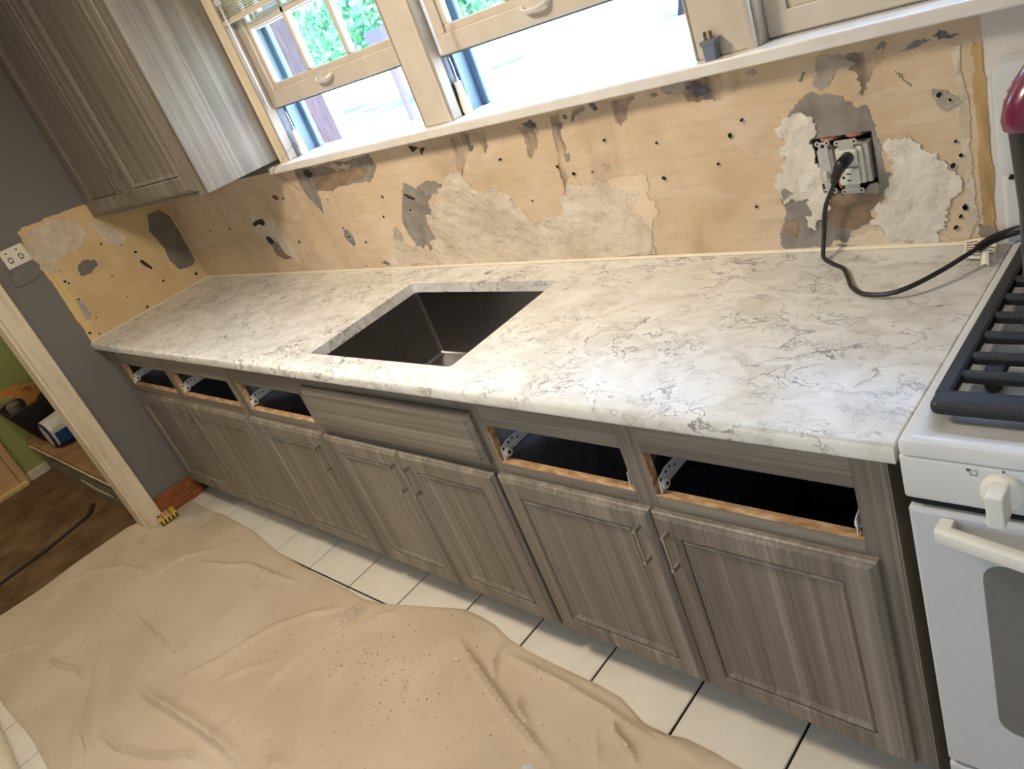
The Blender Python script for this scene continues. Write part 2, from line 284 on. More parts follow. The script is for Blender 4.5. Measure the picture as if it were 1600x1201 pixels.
def emit(name, col, s):
    m, n, l, p = nmat(name); p.inputs['Emission Color'].default_value = col; p.inputs['Emission Strength'].default_value = s
    p.inputs['Base Color'].default_value = col; return m
M['lamp_glow'] = emit('lit_lamp_diffuser', (1.0, 0.86, 0.66, 1), 6.0)  # glow of the unseen kitchen and hall lamps

# ---------------------------------------------------------------- helpers
class MB:
    """collects shapes in world coordinates, then links them as one mesh object"""
    def __init__(s): s.bm = bmesh.new(); s.smooth = False
    def box(s, x0, x1, y0, y1, z0, z1, bev=0.0, seg=1, rot=None, about=None):
        r = bmesh.ops.create_cube(s.bm, size=1.0); vs = r['verts']
        bmesh.ops.scale(s.bm, vec=(x1 - x0, y1 - y0, z1 - z0), verts=vs)
        bmesh.ops.translate(s.bm, vec=((x0 + x1) / 2, (y0 + y1) / 2, (z0 + z1) / 2), verts=vs)
        if bev > 0:
            es = list({e for v in vs for e in v.link_edges})
            q = bmesh.ops.bevel(s.bm, geom=es, offset=bev, segments=seg, profile=0.5, affect='EDGES')
            vs = list({v for f in q['faces'] for v in f.verts} | {v for v in vs if v.is_valid})
        if rot is not None:
            bmesh.ops.rotate(s.bm, verts=vs, cent=about or ((x0 + x1) / 2, (y0 + y1) / 2, (z0 + z1) / 2), matrix=rot)
        return s
    def poly(s, pts3):
        vs = [s.bm.verts.new(p) for p in pts3]; s.bm.faces.new(vs); return s
    def prism(s, pts, f, d):
        """closed outline pts (a,b) through f(a,b,t): front cap t=0, back cap t=d"""
        n = len(pts)
        fr = [s.bm.verts.new(f(a, b, 0.0)) for a, b in pts]; bk = [s.bm.verts.new(f(a, b, d)) for a, b in pts]
        for tri in tessellate_polygon([[Vector((a, b, 0)) for a, b in pts]]):
            for ring, rev in ((fr, False), (bk, True)):
                t = [ring[i] for i in tri]
                try: s.bm.faces.new(t[::-1] if rev else t)
                except ValueError: pass
        for i in range(n):
            j = (i + 1) % n; s.bm.faces.new((fr[i], bk[i], bk[j], fr[j]))
        return s
    def tube(s, pts, r, n=8, cap=True, flat=1.0):
        pts = [Vector(p) for p in pts]; rings = []; rr = r if isinstance(r, (list, tuple)) else [r] * len(pts); up = None
        for i, p in enumerate(pts):
            t = (pts[min(i + 1, len(pts) - 1)] - pts[max(i - 1, 0)]).normalized()
            if up is None: up = Vector((0, 0, 1)) if abs(t.z) < 0.9 else Vector((1, 0, 0))
            a = t.cross(up).normalized(); b = a.cross(t).normalized(); up = b
            rings.append([s.bm.verts.new(p + rr[i] * (math.cos(2 * PI * k / n) * a + flat * math.sin(2 * PI * k / n) * b)) for k in range(n)])
        for i in range(len(rings) - 1):
            for k in range(n): s.bm.faces.new((rings[i][k], rings[i][(k + 1) % n], rings[i + 1][(k + 1) % n], rings[i + 1][k]))
        if cap:
            s.bm.faces.new(rings[0][::-1]); s.bm.faces.new(rings[-1])
        s.smooth = True; return s
    def lathe(s, c, prof, n=20, axis='z'):
        ax = {'z': lambda r, h, a: (c[0] + r * math.cos(a), c[1] + r * math.sin(a), c[2] + h),
              'y': lambda r, h, a: (c[0] + r * math.cos(a), c[1] + h, c[2] + r * math.sin(a)),
              'x': lambda r, h, a: (c[0] + h, c[1] + r * math.cos(a), c[2] + r * math.sin(a))}[axis]
        rings = [[s.bm.verts.new(ax(max(r, 1e-4), h, 2 * PI * k / n)) for k in range(n)] for r, h in prof]
        for i in range(len(rings) - 1):
            for k in range(n): s.bm.faces.new((rings[i][k], rings[i][(k + 1) % n], rings[i + 1][(k + 1) % n], rings[i + 1][k]))
        s.bm.faces.new(rings[0]); s.bm.faces.new(rings[-1]); s.smooth = True; return s
    def grid(s, f, nu, nv):
        vs = [[s.bm.verts.new(f(i / nu, j / nv)) for j in range(nv + 1)] for i in range(nu + 1)]
        for i in range(nu):
            for j in range(nv): s.bm.faces.new((vs[i][j], vs[i + 1][j], vs[i + 1][j + 1], vs[i][j + 1]))
        s.smooth = True; return s
    def build(s, name, mat, parent=None, smooth=None, base=None):
        bmesh.ops.recalc_face_normals(s.bm, faces=s.bm.faces)
        me = bpy.data.meshes.new(name)
        off = world_loc(parent) if parent is not None else Vector(base or (0, 0, 0))
        if off.length > 0: bmesh.ops.translate(s.bm, verts=s.bm.verts, vec=-off)
        s.bm.to_mesh(me); s.bm.free()
        for mm in (mat if isinstance(mat, (list, tuple)) else [mat]): me.materials.append(mm)
        if s.smooth if smooth is None else smooth:
            for p in me.polygons: p.use_smooth = True
            me.set_sharp_from_angle(angle=math.radians(40))
        o = bpy.data.objects.new(name, me); COL.objects.link(o)
        if parent is not None: o.parent = parent
        else: o.location = off
        return o
def world_loc(o):
    v = Vector(o.location)
    while o.parent is not None: o = o.parent; v += Vector(o.location)
    return v
def tag(o, label=None, cat=None, group=None, kind=None):
    if label: o['label'] = label
    if cat: o['category'] = cat
    if group: o['group'] = group
    if kind: o['kind'] = kind
    return o
def thing(name, label, cat, loc, group=None):
    o = bpy.data.objects.new(name, None); COL.objects.link(o); o.location = loc; o.empty_display_size = 0.05
    return tag(o, label, cat, group)
def jitter(pts, amp, step, seed):
    """roughen a closed outline by midpoint displacement"""
    rnd = random.Random(seed); P = list(pts); a = amp
    for _ in range(6):
        Q = []
        for i, p in enumerate(P):
            q = P[(i + 1) % len(P)]; Q.append(p); dx, dy = q[0] - p[0], q[1] - p[1]; d = math.hypot(dx, dy)
            if d > step:
                k = min(a, 0.36 * d) * rnd.uniform(-1, 1); Q.append(((p[0] + q[0]) / 2 - dy / d * k, (p[1] + q[1]) / 2 + dx / d * k))
        P = Q; a *= 0.72
    return P
def smoothline(pts, n=6):
    P = [Vector(p) for p in pts]; out = []
    for i in range(len(P) - 1):
        p0, p1, p2, p3 = P[max(i - 1, 0)], P[i], P[i + 1], P[min(i + 2, len(P) - 1)]
        for k in range(n):
            t = k / n
            out.append(0.5 * ((2 * p1) + (p2 - p0) * t + (2 * p0 - 5 * p1 + 4 * p2 - p3) * t * t + (3 * p1 - p0 - 3 * p2 + p3) * t ** 3))
    out.append(P[-1]); return out
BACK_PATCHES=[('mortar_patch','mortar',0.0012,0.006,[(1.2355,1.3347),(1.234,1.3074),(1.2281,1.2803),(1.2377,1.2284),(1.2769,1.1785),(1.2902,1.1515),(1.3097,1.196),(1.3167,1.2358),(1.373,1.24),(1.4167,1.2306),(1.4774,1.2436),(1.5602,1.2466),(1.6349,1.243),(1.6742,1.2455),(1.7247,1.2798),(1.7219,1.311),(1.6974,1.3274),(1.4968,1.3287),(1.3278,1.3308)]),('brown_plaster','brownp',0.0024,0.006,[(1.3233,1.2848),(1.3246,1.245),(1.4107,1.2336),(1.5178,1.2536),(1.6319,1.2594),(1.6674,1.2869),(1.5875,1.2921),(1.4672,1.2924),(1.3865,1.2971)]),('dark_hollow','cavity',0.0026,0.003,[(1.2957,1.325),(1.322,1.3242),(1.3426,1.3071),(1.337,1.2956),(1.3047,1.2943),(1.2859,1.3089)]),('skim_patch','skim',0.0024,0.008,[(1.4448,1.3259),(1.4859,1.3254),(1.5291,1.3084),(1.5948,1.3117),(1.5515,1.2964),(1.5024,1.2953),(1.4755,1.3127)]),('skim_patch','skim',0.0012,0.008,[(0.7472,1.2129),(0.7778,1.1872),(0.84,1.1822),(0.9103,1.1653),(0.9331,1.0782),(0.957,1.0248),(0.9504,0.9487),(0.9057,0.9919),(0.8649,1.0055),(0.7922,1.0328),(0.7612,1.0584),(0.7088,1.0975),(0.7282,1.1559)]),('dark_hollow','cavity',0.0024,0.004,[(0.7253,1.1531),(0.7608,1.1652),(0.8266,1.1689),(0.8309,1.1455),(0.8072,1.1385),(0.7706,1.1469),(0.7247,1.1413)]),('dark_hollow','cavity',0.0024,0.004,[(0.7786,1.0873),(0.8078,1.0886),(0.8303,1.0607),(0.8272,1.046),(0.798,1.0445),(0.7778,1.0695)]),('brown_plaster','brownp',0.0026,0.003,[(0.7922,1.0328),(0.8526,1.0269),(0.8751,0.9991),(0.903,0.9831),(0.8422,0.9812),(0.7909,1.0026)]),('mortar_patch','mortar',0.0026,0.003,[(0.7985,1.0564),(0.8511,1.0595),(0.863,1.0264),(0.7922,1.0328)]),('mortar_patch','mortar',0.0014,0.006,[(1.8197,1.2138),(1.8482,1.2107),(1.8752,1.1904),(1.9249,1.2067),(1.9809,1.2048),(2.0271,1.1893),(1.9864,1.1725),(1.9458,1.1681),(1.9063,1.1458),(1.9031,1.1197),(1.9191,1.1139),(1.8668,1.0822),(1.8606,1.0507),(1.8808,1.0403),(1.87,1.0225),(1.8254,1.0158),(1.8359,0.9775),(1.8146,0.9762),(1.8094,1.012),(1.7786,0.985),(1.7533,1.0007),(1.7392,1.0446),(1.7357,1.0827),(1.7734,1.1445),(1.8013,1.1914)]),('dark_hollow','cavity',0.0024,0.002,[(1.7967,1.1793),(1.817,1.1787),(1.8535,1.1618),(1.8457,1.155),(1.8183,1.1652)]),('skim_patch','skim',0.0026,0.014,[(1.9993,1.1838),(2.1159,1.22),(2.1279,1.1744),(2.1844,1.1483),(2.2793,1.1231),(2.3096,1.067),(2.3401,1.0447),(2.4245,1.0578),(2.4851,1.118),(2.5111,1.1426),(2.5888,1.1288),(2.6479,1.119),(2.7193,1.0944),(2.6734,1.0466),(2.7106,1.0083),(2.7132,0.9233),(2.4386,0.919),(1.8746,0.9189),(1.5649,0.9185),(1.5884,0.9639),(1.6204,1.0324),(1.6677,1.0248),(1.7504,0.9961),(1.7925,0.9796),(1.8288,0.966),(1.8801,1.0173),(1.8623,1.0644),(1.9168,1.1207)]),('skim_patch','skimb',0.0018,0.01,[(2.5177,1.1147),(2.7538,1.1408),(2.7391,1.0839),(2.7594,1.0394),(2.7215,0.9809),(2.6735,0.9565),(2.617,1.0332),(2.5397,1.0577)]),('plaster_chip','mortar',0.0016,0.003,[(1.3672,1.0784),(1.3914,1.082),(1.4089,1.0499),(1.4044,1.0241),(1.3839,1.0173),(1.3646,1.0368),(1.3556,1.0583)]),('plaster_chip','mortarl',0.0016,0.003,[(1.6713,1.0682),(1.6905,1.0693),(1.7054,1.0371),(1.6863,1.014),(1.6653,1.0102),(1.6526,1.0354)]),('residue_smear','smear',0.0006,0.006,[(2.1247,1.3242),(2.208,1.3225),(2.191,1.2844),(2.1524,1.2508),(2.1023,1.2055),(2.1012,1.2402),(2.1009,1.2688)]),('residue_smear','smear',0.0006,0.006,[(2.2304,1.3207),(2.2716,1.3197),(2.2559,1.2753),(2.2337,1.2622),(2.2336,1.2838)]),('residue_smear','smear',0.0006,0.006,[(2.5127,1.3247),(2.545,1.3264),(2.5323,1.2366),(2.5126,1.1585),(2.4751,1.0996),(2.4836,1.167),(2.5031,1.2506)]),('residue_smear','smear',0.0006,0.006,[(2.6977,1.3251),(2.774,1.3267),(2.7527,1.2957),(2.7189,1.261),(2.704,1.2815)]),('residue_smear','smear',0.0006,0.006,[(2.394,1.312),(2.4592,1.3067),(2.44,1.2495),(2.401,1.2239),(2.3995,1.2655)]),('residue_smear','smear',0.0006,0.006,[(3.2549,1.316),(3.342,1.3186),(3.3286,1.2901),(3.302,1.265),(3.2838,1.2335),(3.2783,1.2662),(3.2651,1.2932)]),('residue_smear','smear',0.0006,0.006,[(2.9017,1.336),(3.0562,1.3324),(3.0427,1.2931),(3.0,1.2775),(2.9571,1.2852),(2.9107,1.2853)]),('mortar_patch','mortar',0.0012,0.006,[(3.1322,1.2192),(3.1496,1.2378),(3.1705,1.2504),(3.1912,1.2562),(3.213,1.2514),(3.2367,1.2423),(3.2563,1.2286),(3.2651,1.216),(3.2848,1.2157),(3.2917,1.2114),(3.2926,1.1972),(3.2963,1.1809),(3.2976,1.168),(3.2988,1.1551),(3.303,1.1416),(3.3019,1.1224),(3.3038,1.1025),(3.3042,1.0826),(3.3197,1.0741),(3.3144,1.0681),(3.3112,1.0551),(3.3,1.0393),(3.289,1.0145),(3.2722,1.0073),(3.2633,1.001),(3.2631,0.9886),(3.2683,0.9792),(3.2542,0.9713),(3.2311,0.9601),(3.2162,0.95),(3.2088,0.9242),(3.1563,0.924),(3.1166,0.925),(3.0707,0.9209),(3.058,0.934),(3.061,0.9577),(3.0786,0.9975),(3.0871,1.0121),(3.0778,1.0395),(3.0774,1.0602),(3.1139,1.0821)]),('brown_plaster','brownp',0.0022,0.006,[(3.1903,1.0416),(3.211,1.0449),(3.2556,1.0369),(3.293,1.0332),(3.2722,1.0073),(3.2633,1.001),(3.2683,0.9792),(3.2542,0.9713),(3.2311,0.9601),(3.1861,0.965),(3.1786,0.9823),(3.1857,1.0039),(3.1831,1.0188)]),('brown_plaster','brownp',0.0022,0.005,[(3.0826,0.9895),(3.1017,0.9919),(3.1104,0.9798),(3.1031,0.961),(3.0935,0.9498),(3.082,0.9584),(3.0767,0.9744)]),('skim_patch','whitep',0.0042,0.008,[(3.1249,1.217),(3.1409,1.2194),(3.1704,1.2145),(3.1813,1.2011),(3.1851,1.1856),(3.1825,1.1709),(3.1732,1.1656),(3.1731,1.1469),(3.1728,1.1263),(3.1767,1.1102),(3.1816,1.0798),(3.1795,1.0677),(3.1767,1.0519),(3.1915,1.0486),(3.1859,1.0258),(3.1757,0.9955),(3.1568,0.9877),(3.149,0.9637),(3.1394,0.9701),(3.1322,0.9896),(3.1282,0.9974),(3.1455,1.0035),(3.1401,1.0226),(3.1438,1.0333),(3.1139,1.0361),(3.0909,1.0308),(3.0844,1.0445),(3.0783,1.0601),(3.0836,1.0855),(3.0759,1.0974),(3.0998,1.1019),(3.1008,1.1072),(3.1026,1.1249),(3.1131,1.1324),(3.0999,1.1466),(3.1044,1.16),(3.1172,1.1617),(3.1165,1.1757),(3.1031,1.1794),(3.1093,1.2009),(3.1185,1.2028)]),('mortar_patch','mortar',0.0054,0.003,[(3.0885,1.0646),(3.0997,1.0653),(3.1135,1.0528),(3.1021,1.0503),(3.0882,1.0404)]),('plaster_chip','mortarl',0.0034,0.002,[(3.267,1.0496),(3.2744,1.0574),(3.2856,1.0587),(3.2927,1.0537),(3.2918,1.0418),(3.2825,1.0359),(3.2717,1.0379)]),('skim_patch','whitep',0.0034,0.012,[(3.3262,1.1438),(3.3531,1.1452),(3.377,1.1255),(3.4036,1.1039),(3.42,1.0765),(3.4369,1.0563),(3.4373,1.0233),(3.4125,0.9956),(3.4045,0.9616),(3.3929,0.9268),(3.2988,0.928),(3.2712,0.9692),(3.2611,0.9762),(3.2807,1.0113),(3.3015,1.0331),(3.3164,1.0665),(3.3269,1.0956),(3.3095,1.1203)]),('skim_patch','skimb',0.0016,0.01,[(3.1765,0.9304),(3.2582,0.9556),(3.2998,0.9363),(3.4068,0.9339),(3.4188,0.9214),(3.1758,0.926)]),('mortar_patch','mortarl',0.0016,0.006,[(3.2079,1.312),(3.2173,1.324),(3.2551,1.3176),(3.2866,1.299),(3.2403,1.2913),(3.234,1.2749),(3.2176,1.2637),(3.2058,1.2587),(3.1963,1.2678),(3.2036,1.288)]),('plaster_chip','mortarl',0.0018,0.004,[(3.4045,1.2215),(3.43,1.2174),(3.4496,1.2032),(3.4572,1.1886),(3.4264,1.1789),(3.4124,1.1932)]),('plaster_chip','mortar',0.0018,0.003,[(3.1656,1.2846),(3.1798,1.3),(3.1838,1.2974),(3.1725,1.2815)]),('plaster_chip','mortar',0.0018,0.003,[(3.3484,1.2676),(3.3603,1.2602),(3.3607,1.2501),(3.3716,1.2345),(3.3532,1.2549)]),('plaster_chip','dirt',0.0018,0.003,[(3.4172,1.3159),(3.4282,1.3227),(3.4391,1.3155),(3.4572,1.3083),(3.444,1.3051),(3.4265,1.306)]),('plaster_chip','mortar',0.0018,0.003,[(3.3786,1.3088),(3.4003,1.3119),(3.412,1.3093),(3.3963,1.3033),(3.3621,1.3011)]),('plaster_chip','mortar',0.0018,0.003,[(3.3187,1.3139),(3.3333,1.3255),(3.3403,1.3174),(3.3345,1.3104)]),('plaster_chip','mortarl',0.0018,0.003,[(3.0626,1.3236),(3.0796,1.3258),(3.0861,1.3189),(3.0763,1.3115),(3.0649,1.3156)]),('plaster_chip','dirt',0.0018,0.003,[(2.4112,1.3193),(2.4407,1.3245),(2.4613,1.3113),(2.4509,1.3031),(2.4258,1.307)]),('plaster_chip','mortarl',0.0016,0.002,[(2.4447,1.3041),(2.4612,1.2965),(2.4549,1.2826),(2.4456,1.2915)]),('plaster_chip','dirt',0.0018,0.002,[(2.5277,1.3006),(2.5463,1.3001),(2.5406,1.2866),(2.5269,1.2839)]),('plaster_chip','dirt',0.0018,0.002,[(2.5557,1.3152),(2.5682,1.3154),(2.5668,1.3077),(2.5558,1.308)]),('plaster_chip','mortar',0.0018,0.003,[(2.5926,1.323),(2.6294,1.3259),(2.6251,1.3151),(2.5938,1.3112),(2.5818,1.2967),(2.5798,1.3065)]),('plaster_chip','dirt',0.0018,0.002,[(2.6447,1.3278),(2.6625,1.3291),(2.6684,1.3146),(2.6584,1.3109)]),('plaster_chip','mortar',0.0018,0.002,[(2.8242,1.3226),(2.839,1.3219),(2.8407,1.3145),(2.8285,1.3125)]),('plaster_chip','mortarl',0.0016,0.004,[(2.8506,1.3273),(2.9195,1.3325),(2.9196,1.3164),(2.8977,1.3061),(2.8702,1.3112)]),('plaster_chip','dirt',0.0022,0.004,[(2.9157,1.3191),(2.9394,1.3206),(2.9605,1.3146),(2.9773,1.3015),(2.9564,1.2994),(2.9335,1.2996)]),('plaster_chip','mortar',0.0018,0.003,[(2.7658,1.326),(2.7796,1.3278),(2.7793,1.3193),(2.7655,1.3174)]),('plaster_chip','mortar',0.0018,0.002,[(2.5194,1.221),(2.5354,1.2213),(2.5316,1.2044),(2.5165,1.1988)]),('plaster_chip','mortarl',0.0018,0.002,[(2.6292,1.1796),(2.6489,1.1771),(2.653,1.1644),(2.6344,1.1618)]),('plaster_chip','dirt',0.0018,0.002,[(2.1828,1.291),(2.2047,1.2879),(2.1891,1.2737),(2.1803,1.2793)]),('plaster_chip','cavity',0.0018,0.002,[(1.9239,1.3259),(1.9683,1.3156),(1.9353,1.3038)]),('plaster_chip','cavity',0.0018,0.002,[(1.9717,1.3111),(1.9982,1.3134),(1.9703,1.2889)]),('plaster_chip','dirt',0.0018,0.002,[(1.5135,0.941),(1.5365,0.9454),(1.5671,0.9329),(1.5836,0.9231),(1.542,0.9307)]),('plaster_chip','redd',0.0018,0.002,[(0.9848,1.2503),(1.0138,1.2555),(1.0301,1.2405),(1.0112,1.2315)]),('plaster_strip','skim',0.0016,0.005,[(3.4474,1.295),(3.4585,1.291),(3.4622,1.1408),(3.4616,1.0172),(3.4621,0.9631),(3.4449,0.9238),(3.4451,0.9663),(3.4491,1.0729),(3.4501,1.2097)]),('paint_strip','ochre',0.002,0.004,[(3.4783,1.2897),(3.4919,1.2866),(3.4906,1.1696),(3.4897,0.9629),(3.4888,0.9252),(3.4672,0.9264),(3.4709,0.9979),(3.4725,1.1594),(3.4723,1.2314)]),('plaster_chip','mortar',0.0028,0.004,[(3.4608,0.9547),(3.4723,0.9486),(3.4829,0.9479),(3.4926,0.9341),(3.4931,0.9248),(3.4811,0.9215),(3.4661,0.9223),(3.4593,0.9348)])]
LEFT_PATCHES=[('bare_plaster','plasterl',0.0015,0.006,[(-0.2437,1.4597),(-0.3434,1.4576),(-0.4634,1.4664),(-0.6033,1.4752),(-0.6414,1.4597),(-0.6378,1.443),(-0.6657,1.3428),(-0.6477,1.3025),(-0.6371,1.2261),(-0.6378,1.0808),(-0.6386,0.9174),(-0.4458,0.9242),(-0.2111,0.9369),(0.0197,0.9251),(0.1353,0.9786),(0.091,1.2952),(-0.067,1.3978)]),('paint_strip','ochrel',0.0024,0.004,[(-0.6332,1.2558),(-0.6015,1.247),(-0.6035,1.1109),(-0.6173,0.926),(-0.6395,0.9222),(-0.6396,1.0901)]),('skim_patch','skim',0.0032,0.007,[(-0.6333,1.4446),(-0.5813,1.4535),(-0.4745,1.4487),(-0.4043,1.4159),(-0.3965,1.3418),(-0.4411,1.3081),(-0.5621,1.2977),(-0.6015,1.247),(-0.6277,1.2528),(-0.6348,1.3114),(-0.662,1.3486)]),('skim_patch','skim',0.0024,0.007,[(-0.3578,1.3786),(-0.3087,1.3555),(-0.249,1.2544),(-0.2877,1.2323),(-0.3487,1.2786),(-0.3586,1.3394)]),('mortar_patch','mortard',0.0024,0.004,[(-0.5023,1.2352),(-0.4642,1.2462),(-0.4268,1.2304),(-0.4302,1.1996),(-0.4742,1.1801),(-0.5193,1.1957),(-0.5149,1.2176)]),('mortar_patch','mortard',0.0024,0.003,[(-0.11,1.3034),(-0.0494,1.3002),(-0.017,1.2521),(-0.0134,1.1401),(-0.0179,1.0116),(-0.0446,0.9987),(-0.1109,1.0112),(-0.1299,1.0688),(-0.1221,1.125),(-0.1416,1.2356)]),('dark_hollow','cavity',0.0024,0.002,[(-0.2564,1.1335),(-0.2407,1.1314),(-0.2186,1.0801),(-0.2285,1.0741),(-0.2488,1.1043)]),('mortar_patch','mortarl',0.003,0.004,[(-0.5882,1.1106),(-0.5767,1.1042),(-0.5716,1.0181),(-0.5861,1.0012),(-0.6016,1.0144)])]
NAIL_HOLES=[(2.8061,1.2095),(2.9511,1.1391),(2.8008,1.1222),(2.9968,1.1987),(2.4849,1.19),(2.5313,1.165),(2.5941,1.1632),(2.2883,1.2359),(2.6596,1.2376),(2.3534,1.1055),(3.0308,1.2281),(2.996,1.1988),(3.0205,1.0301),(3.4433,1.095),(3.4278,1.0766),(3.4365,1.1223),(3.4409,0.9912),(3.4173,1.2118),(3.4343,1.1994),(1.6466,1.1131),(1.021,1.0503),(1.6505,0.9937),(1.375,1.0883),(1.4737,1.0256),(1.408,0.9313),(1.0649,1.2345),(1.8048,1.1235),(1.9036,1.0884),(1.688,1.1822),(1.3887,1.0511),(1.3625,1.2012),(3.4219,0.9514),(3.442,0.9924),(3.4322,0.9735),(0.3052,1.1439),(0.4976,1.1431),(0.1351,1.0148)]
LEFT_HOLES=[(-0.5827,1.253),(-0.5893,1.2006),(-0.5799,1.1875),(-0.4013,1.1293),(-0.2509,1.1768),(-0.2076,1.0009),(-0.3934,1.0154),(-0.0474,0.9558),(-0.3668,1.2754),(-0.2908,1.2339),(-0.3379,0.9325),(-0.5825,1.1074),(-0.5627,1.0003),(-0.623,0.955),(-0.59,0.9311),(-0.0382,1.1221)]
CLOTH_EDGE=[(-0.0931,-0.8572),(0.033,-0.6729),(0.3011,-0.6776),(0.3899,-0.6696),(0.708,-0.6829),(0.975,-0.7234),(1.3003,-0.7415),(1.5353,-0.7414),(1.6138,-0.7479),(1.6584,-0.7485),(1.7417,-0.7363),(1.9099,-0.6834),(2.0674,-0.6338),(2.1453,-0.6334),(2.2277,-0.6414),(2.3085,-0.6649),(2.3975,-0.6762),(2.518,-0.6809),(2.6561,-0.6828),(2.7423,-0.6897),(2.8445,-0.7291),(2.9013,-0.7306),(2.9544,-0.7166),(3.0288,-0.7189),(3.102,-0.7271)]
CLOTH_EDGE2=[(1.1321,-1.7452),(0.9981,-1.7484),(0.7131,-1.7507),(0.4494,-1.7566)]
CLOTH_EDGE3=[(-0.219,-1.5921),(-0.1901,-1.4158),(-0.1996,-1.2183),(-0.1786,-0.9487),(-0.094,-0.8274)]
RIDGES=[(0.016,0.02,[(0.7619,-1.4549),(0.8955,-1.5165),(0.9956,-1.5738),(1.1149,-1.6237),(1.2271,-1.6506)]),(0.018,0.035,[(1.0727,-1.4139),(1.2239,-1.4154),(1.3813,-1.399),(1.5624,-1.3844),(1.7037,-1.3748),(1.8426,-1.3785)]),(0.012,0.018,[(1.0762,-1.3698),(1.1343,-1.3856)]),(0.01,0.02,[(0.9562,-1.2899),(0.9925,-1.3529),(1.0254,-1.4035)]),(0.01,0.025,[(1.2553,-1.3404),(1.2773,-1.2688),(1.3302,-1.1929),(1.3619,-1.1046),(1.4219,-0.981),(1.5148,-0.8875),(1.6033,-0.8242)]),(0.008,0.03,[(1.4159,-1.2567),(1.4765,-1.1792),(1.5642,-1.0898)]),(0.006,0.03,[(1.6492,-1.2063),(1.6287,-1.1205),(1.6512,-1.0011)]),(0.01,0.025,[(-0.0666,-1.3329),(0.0269,-1.2071),(0.1982,-1.1117),(0.3731,-1.0811)]),(0.009,0.02,[(0.4458,-1.1119),(0.4721,-1.0451),(0.5013,-0.9326),(0.6288,-0.8442)]),(0.01,0.018,[(0.6488,-0.9243),(0.7952,-0.8862),(0.9445,-0.8328),(1.1419,-0.8272),(1.2723,-0.8105)]),(0.008,0.018,[(0.382,-1.2064),(0.3655,-1.1561),(0.3486,-1.1047)]),(0.008,0.02,[(0.6005,-1.479),(0.5367,-1.4085),(0.4693,-1.3341),(0.4158,-1.2622)]),(0.007,0.012,[(0.5865,-1.2347),(0.7701,-1.2493),(0.9365,-1.2519),(1.0817,-1.2694)]),(0.012,0.02,[(0.3838,-1.5733),(0.5792,-1.5475),(0.7055,-1.5144),(0.8265,-1.5102)]),(0.008,0.02,[(0.1386,-1.6801),(0.2091,-1.6112),(0.3017,-1.5396)]),(0.012,0.02,[(1.1668,-1.5886),(1.3152,-1.5791),(1.4413,-1.5417),(1.5516,-1.4941),(1.6125,-1.4504),(1.744,-1.4286)]),(0.008,0.03,[(1.2149,-1.7016),(1.069,-1.6368),(0.9696,-1.5862)]),(0.022,0.018,[(1.6846,-0.8963),(1.7048,-0.8235),(1.7254,-0.7493)]),(0.016,0.016,[(1.6345,-0.8847),(1.6607,-0.8282),(1.6757,-0.7621)]),(0.012,0.018,[(1.6907,-0.9253),(1.7589,-0.8527),(1.8007,-0.7847),(1.8321,-0.7464)]),(0.016,0.018,[(2.1591,-0.7451),(2.2834,-0.7902),(2.4069,-0.8365),(2.5059,-0.8754),(2.5986,-0.9017),(2.6938,-0.9376)]),(0.01,0.018,[(2.3811,-0.8084),(2.334,-0.7572),(2.3024,-0.6842)]),(0.009,0.02,[(2.3461,-0.72),(2.4584,-0.7228),(2.5958,-0.7296),(2.7259,-0.7426),(2.8383,-0.7574),(2.9827,-0.7656)]),(0.013,0.016,[(2.4738,-0.8151),(2.5162,-0.8519),(2.6002,-0.8922)]),(0.013,0.016,[(2.7573,-0.7497),(2.7957,-0.7869),(2.8485,-0.81),(2.8898,-0.8365)]),(0.01,0.014,[(2.7513,-0.69),(2.8109,-0.7282)]),(0.006,0.012,[(2.7323,-0.801),(2.7776,-0.8458),(2.8,-0.8828)]),(0.008,0.03,[(2.8152,-0.7348),(2.9361,-0.7498),(3.0373,-0.7605)]),(0.006,0.03,[(1.8493,-1.0401),(1.8305,-0.9564),(1.8413,-0.8679)])]
# ---------------------------------------------------------------- the room shell
def cells(mb, axis, c0, c1, us, vs, hole):
    """slab between c0 and c1 along axis, built from cells of the us x vs grid, leaving out holes"""
    us = sorted(us); vs = sorted(vs); bm = mb.bm; cache = {}
    def V(c, u, v):
        k = (c, round(u, 5), round(v, 5))
        if k not in cache: cache[k] = bm.verts.new((u, c, v) if axis == 'y' else (c, u, v) if axis == 'x' else (u, v, c))
        return cache[k]
    nu, nv = len(us) - 1, len(vs) - 1
    solid = [[not hole((us[i] + us[i + 1]) / 2, (vs[j] + vs[j + 1]) / 2) for j in range(nv)] for i in range(nu)]
    for i in range(nu):
        for j in range(nv):
            if not solid[i][j]: continue
            a, b, c, d = us[i], us[i + 1], vs[j], vs[j + 1]
            for cc in (c0, c1): bm.faces.new((V(cc, a, c), V(cc, b, c), V(cc, b, d), V(cc, a, d)))
            for di, dj, p, q in ((-1, 0, (a, c), (a, d)), (1, 0, (b, c), (b, d)), (0, -1, (a, c), (b, c)), (0, 1, (a, d), (b, d))):
                ii, jj = i + di, j + dj
                if not (0 <= ii < nu and 0 <= jj < nv) or not solid[ii][jj]:
                    bm.faces.new((V(c0, *p), V(c0, *q), V(c1, *q), V(c1, *p)))
def struct(o, kind='structure'): o['kind'] = kind; return o
XR, YF, ZC = 4.95, -3.30, 2.52
WINS = ((1.262, 2.065), (2.177, 2.977), (3.107, 3.907)); WZ0, WZ1 = 1.343, 2.26
BOX = (3.170, 3.292, 1.046, 1.164)
mb = MB()
def bh(u, v):
    return any(a < u < b and WZ0 < v < WZ1 for a, b in WINS) or (BOX[0] < u < BOX[1] and BOX[2] < v < BOX[3])
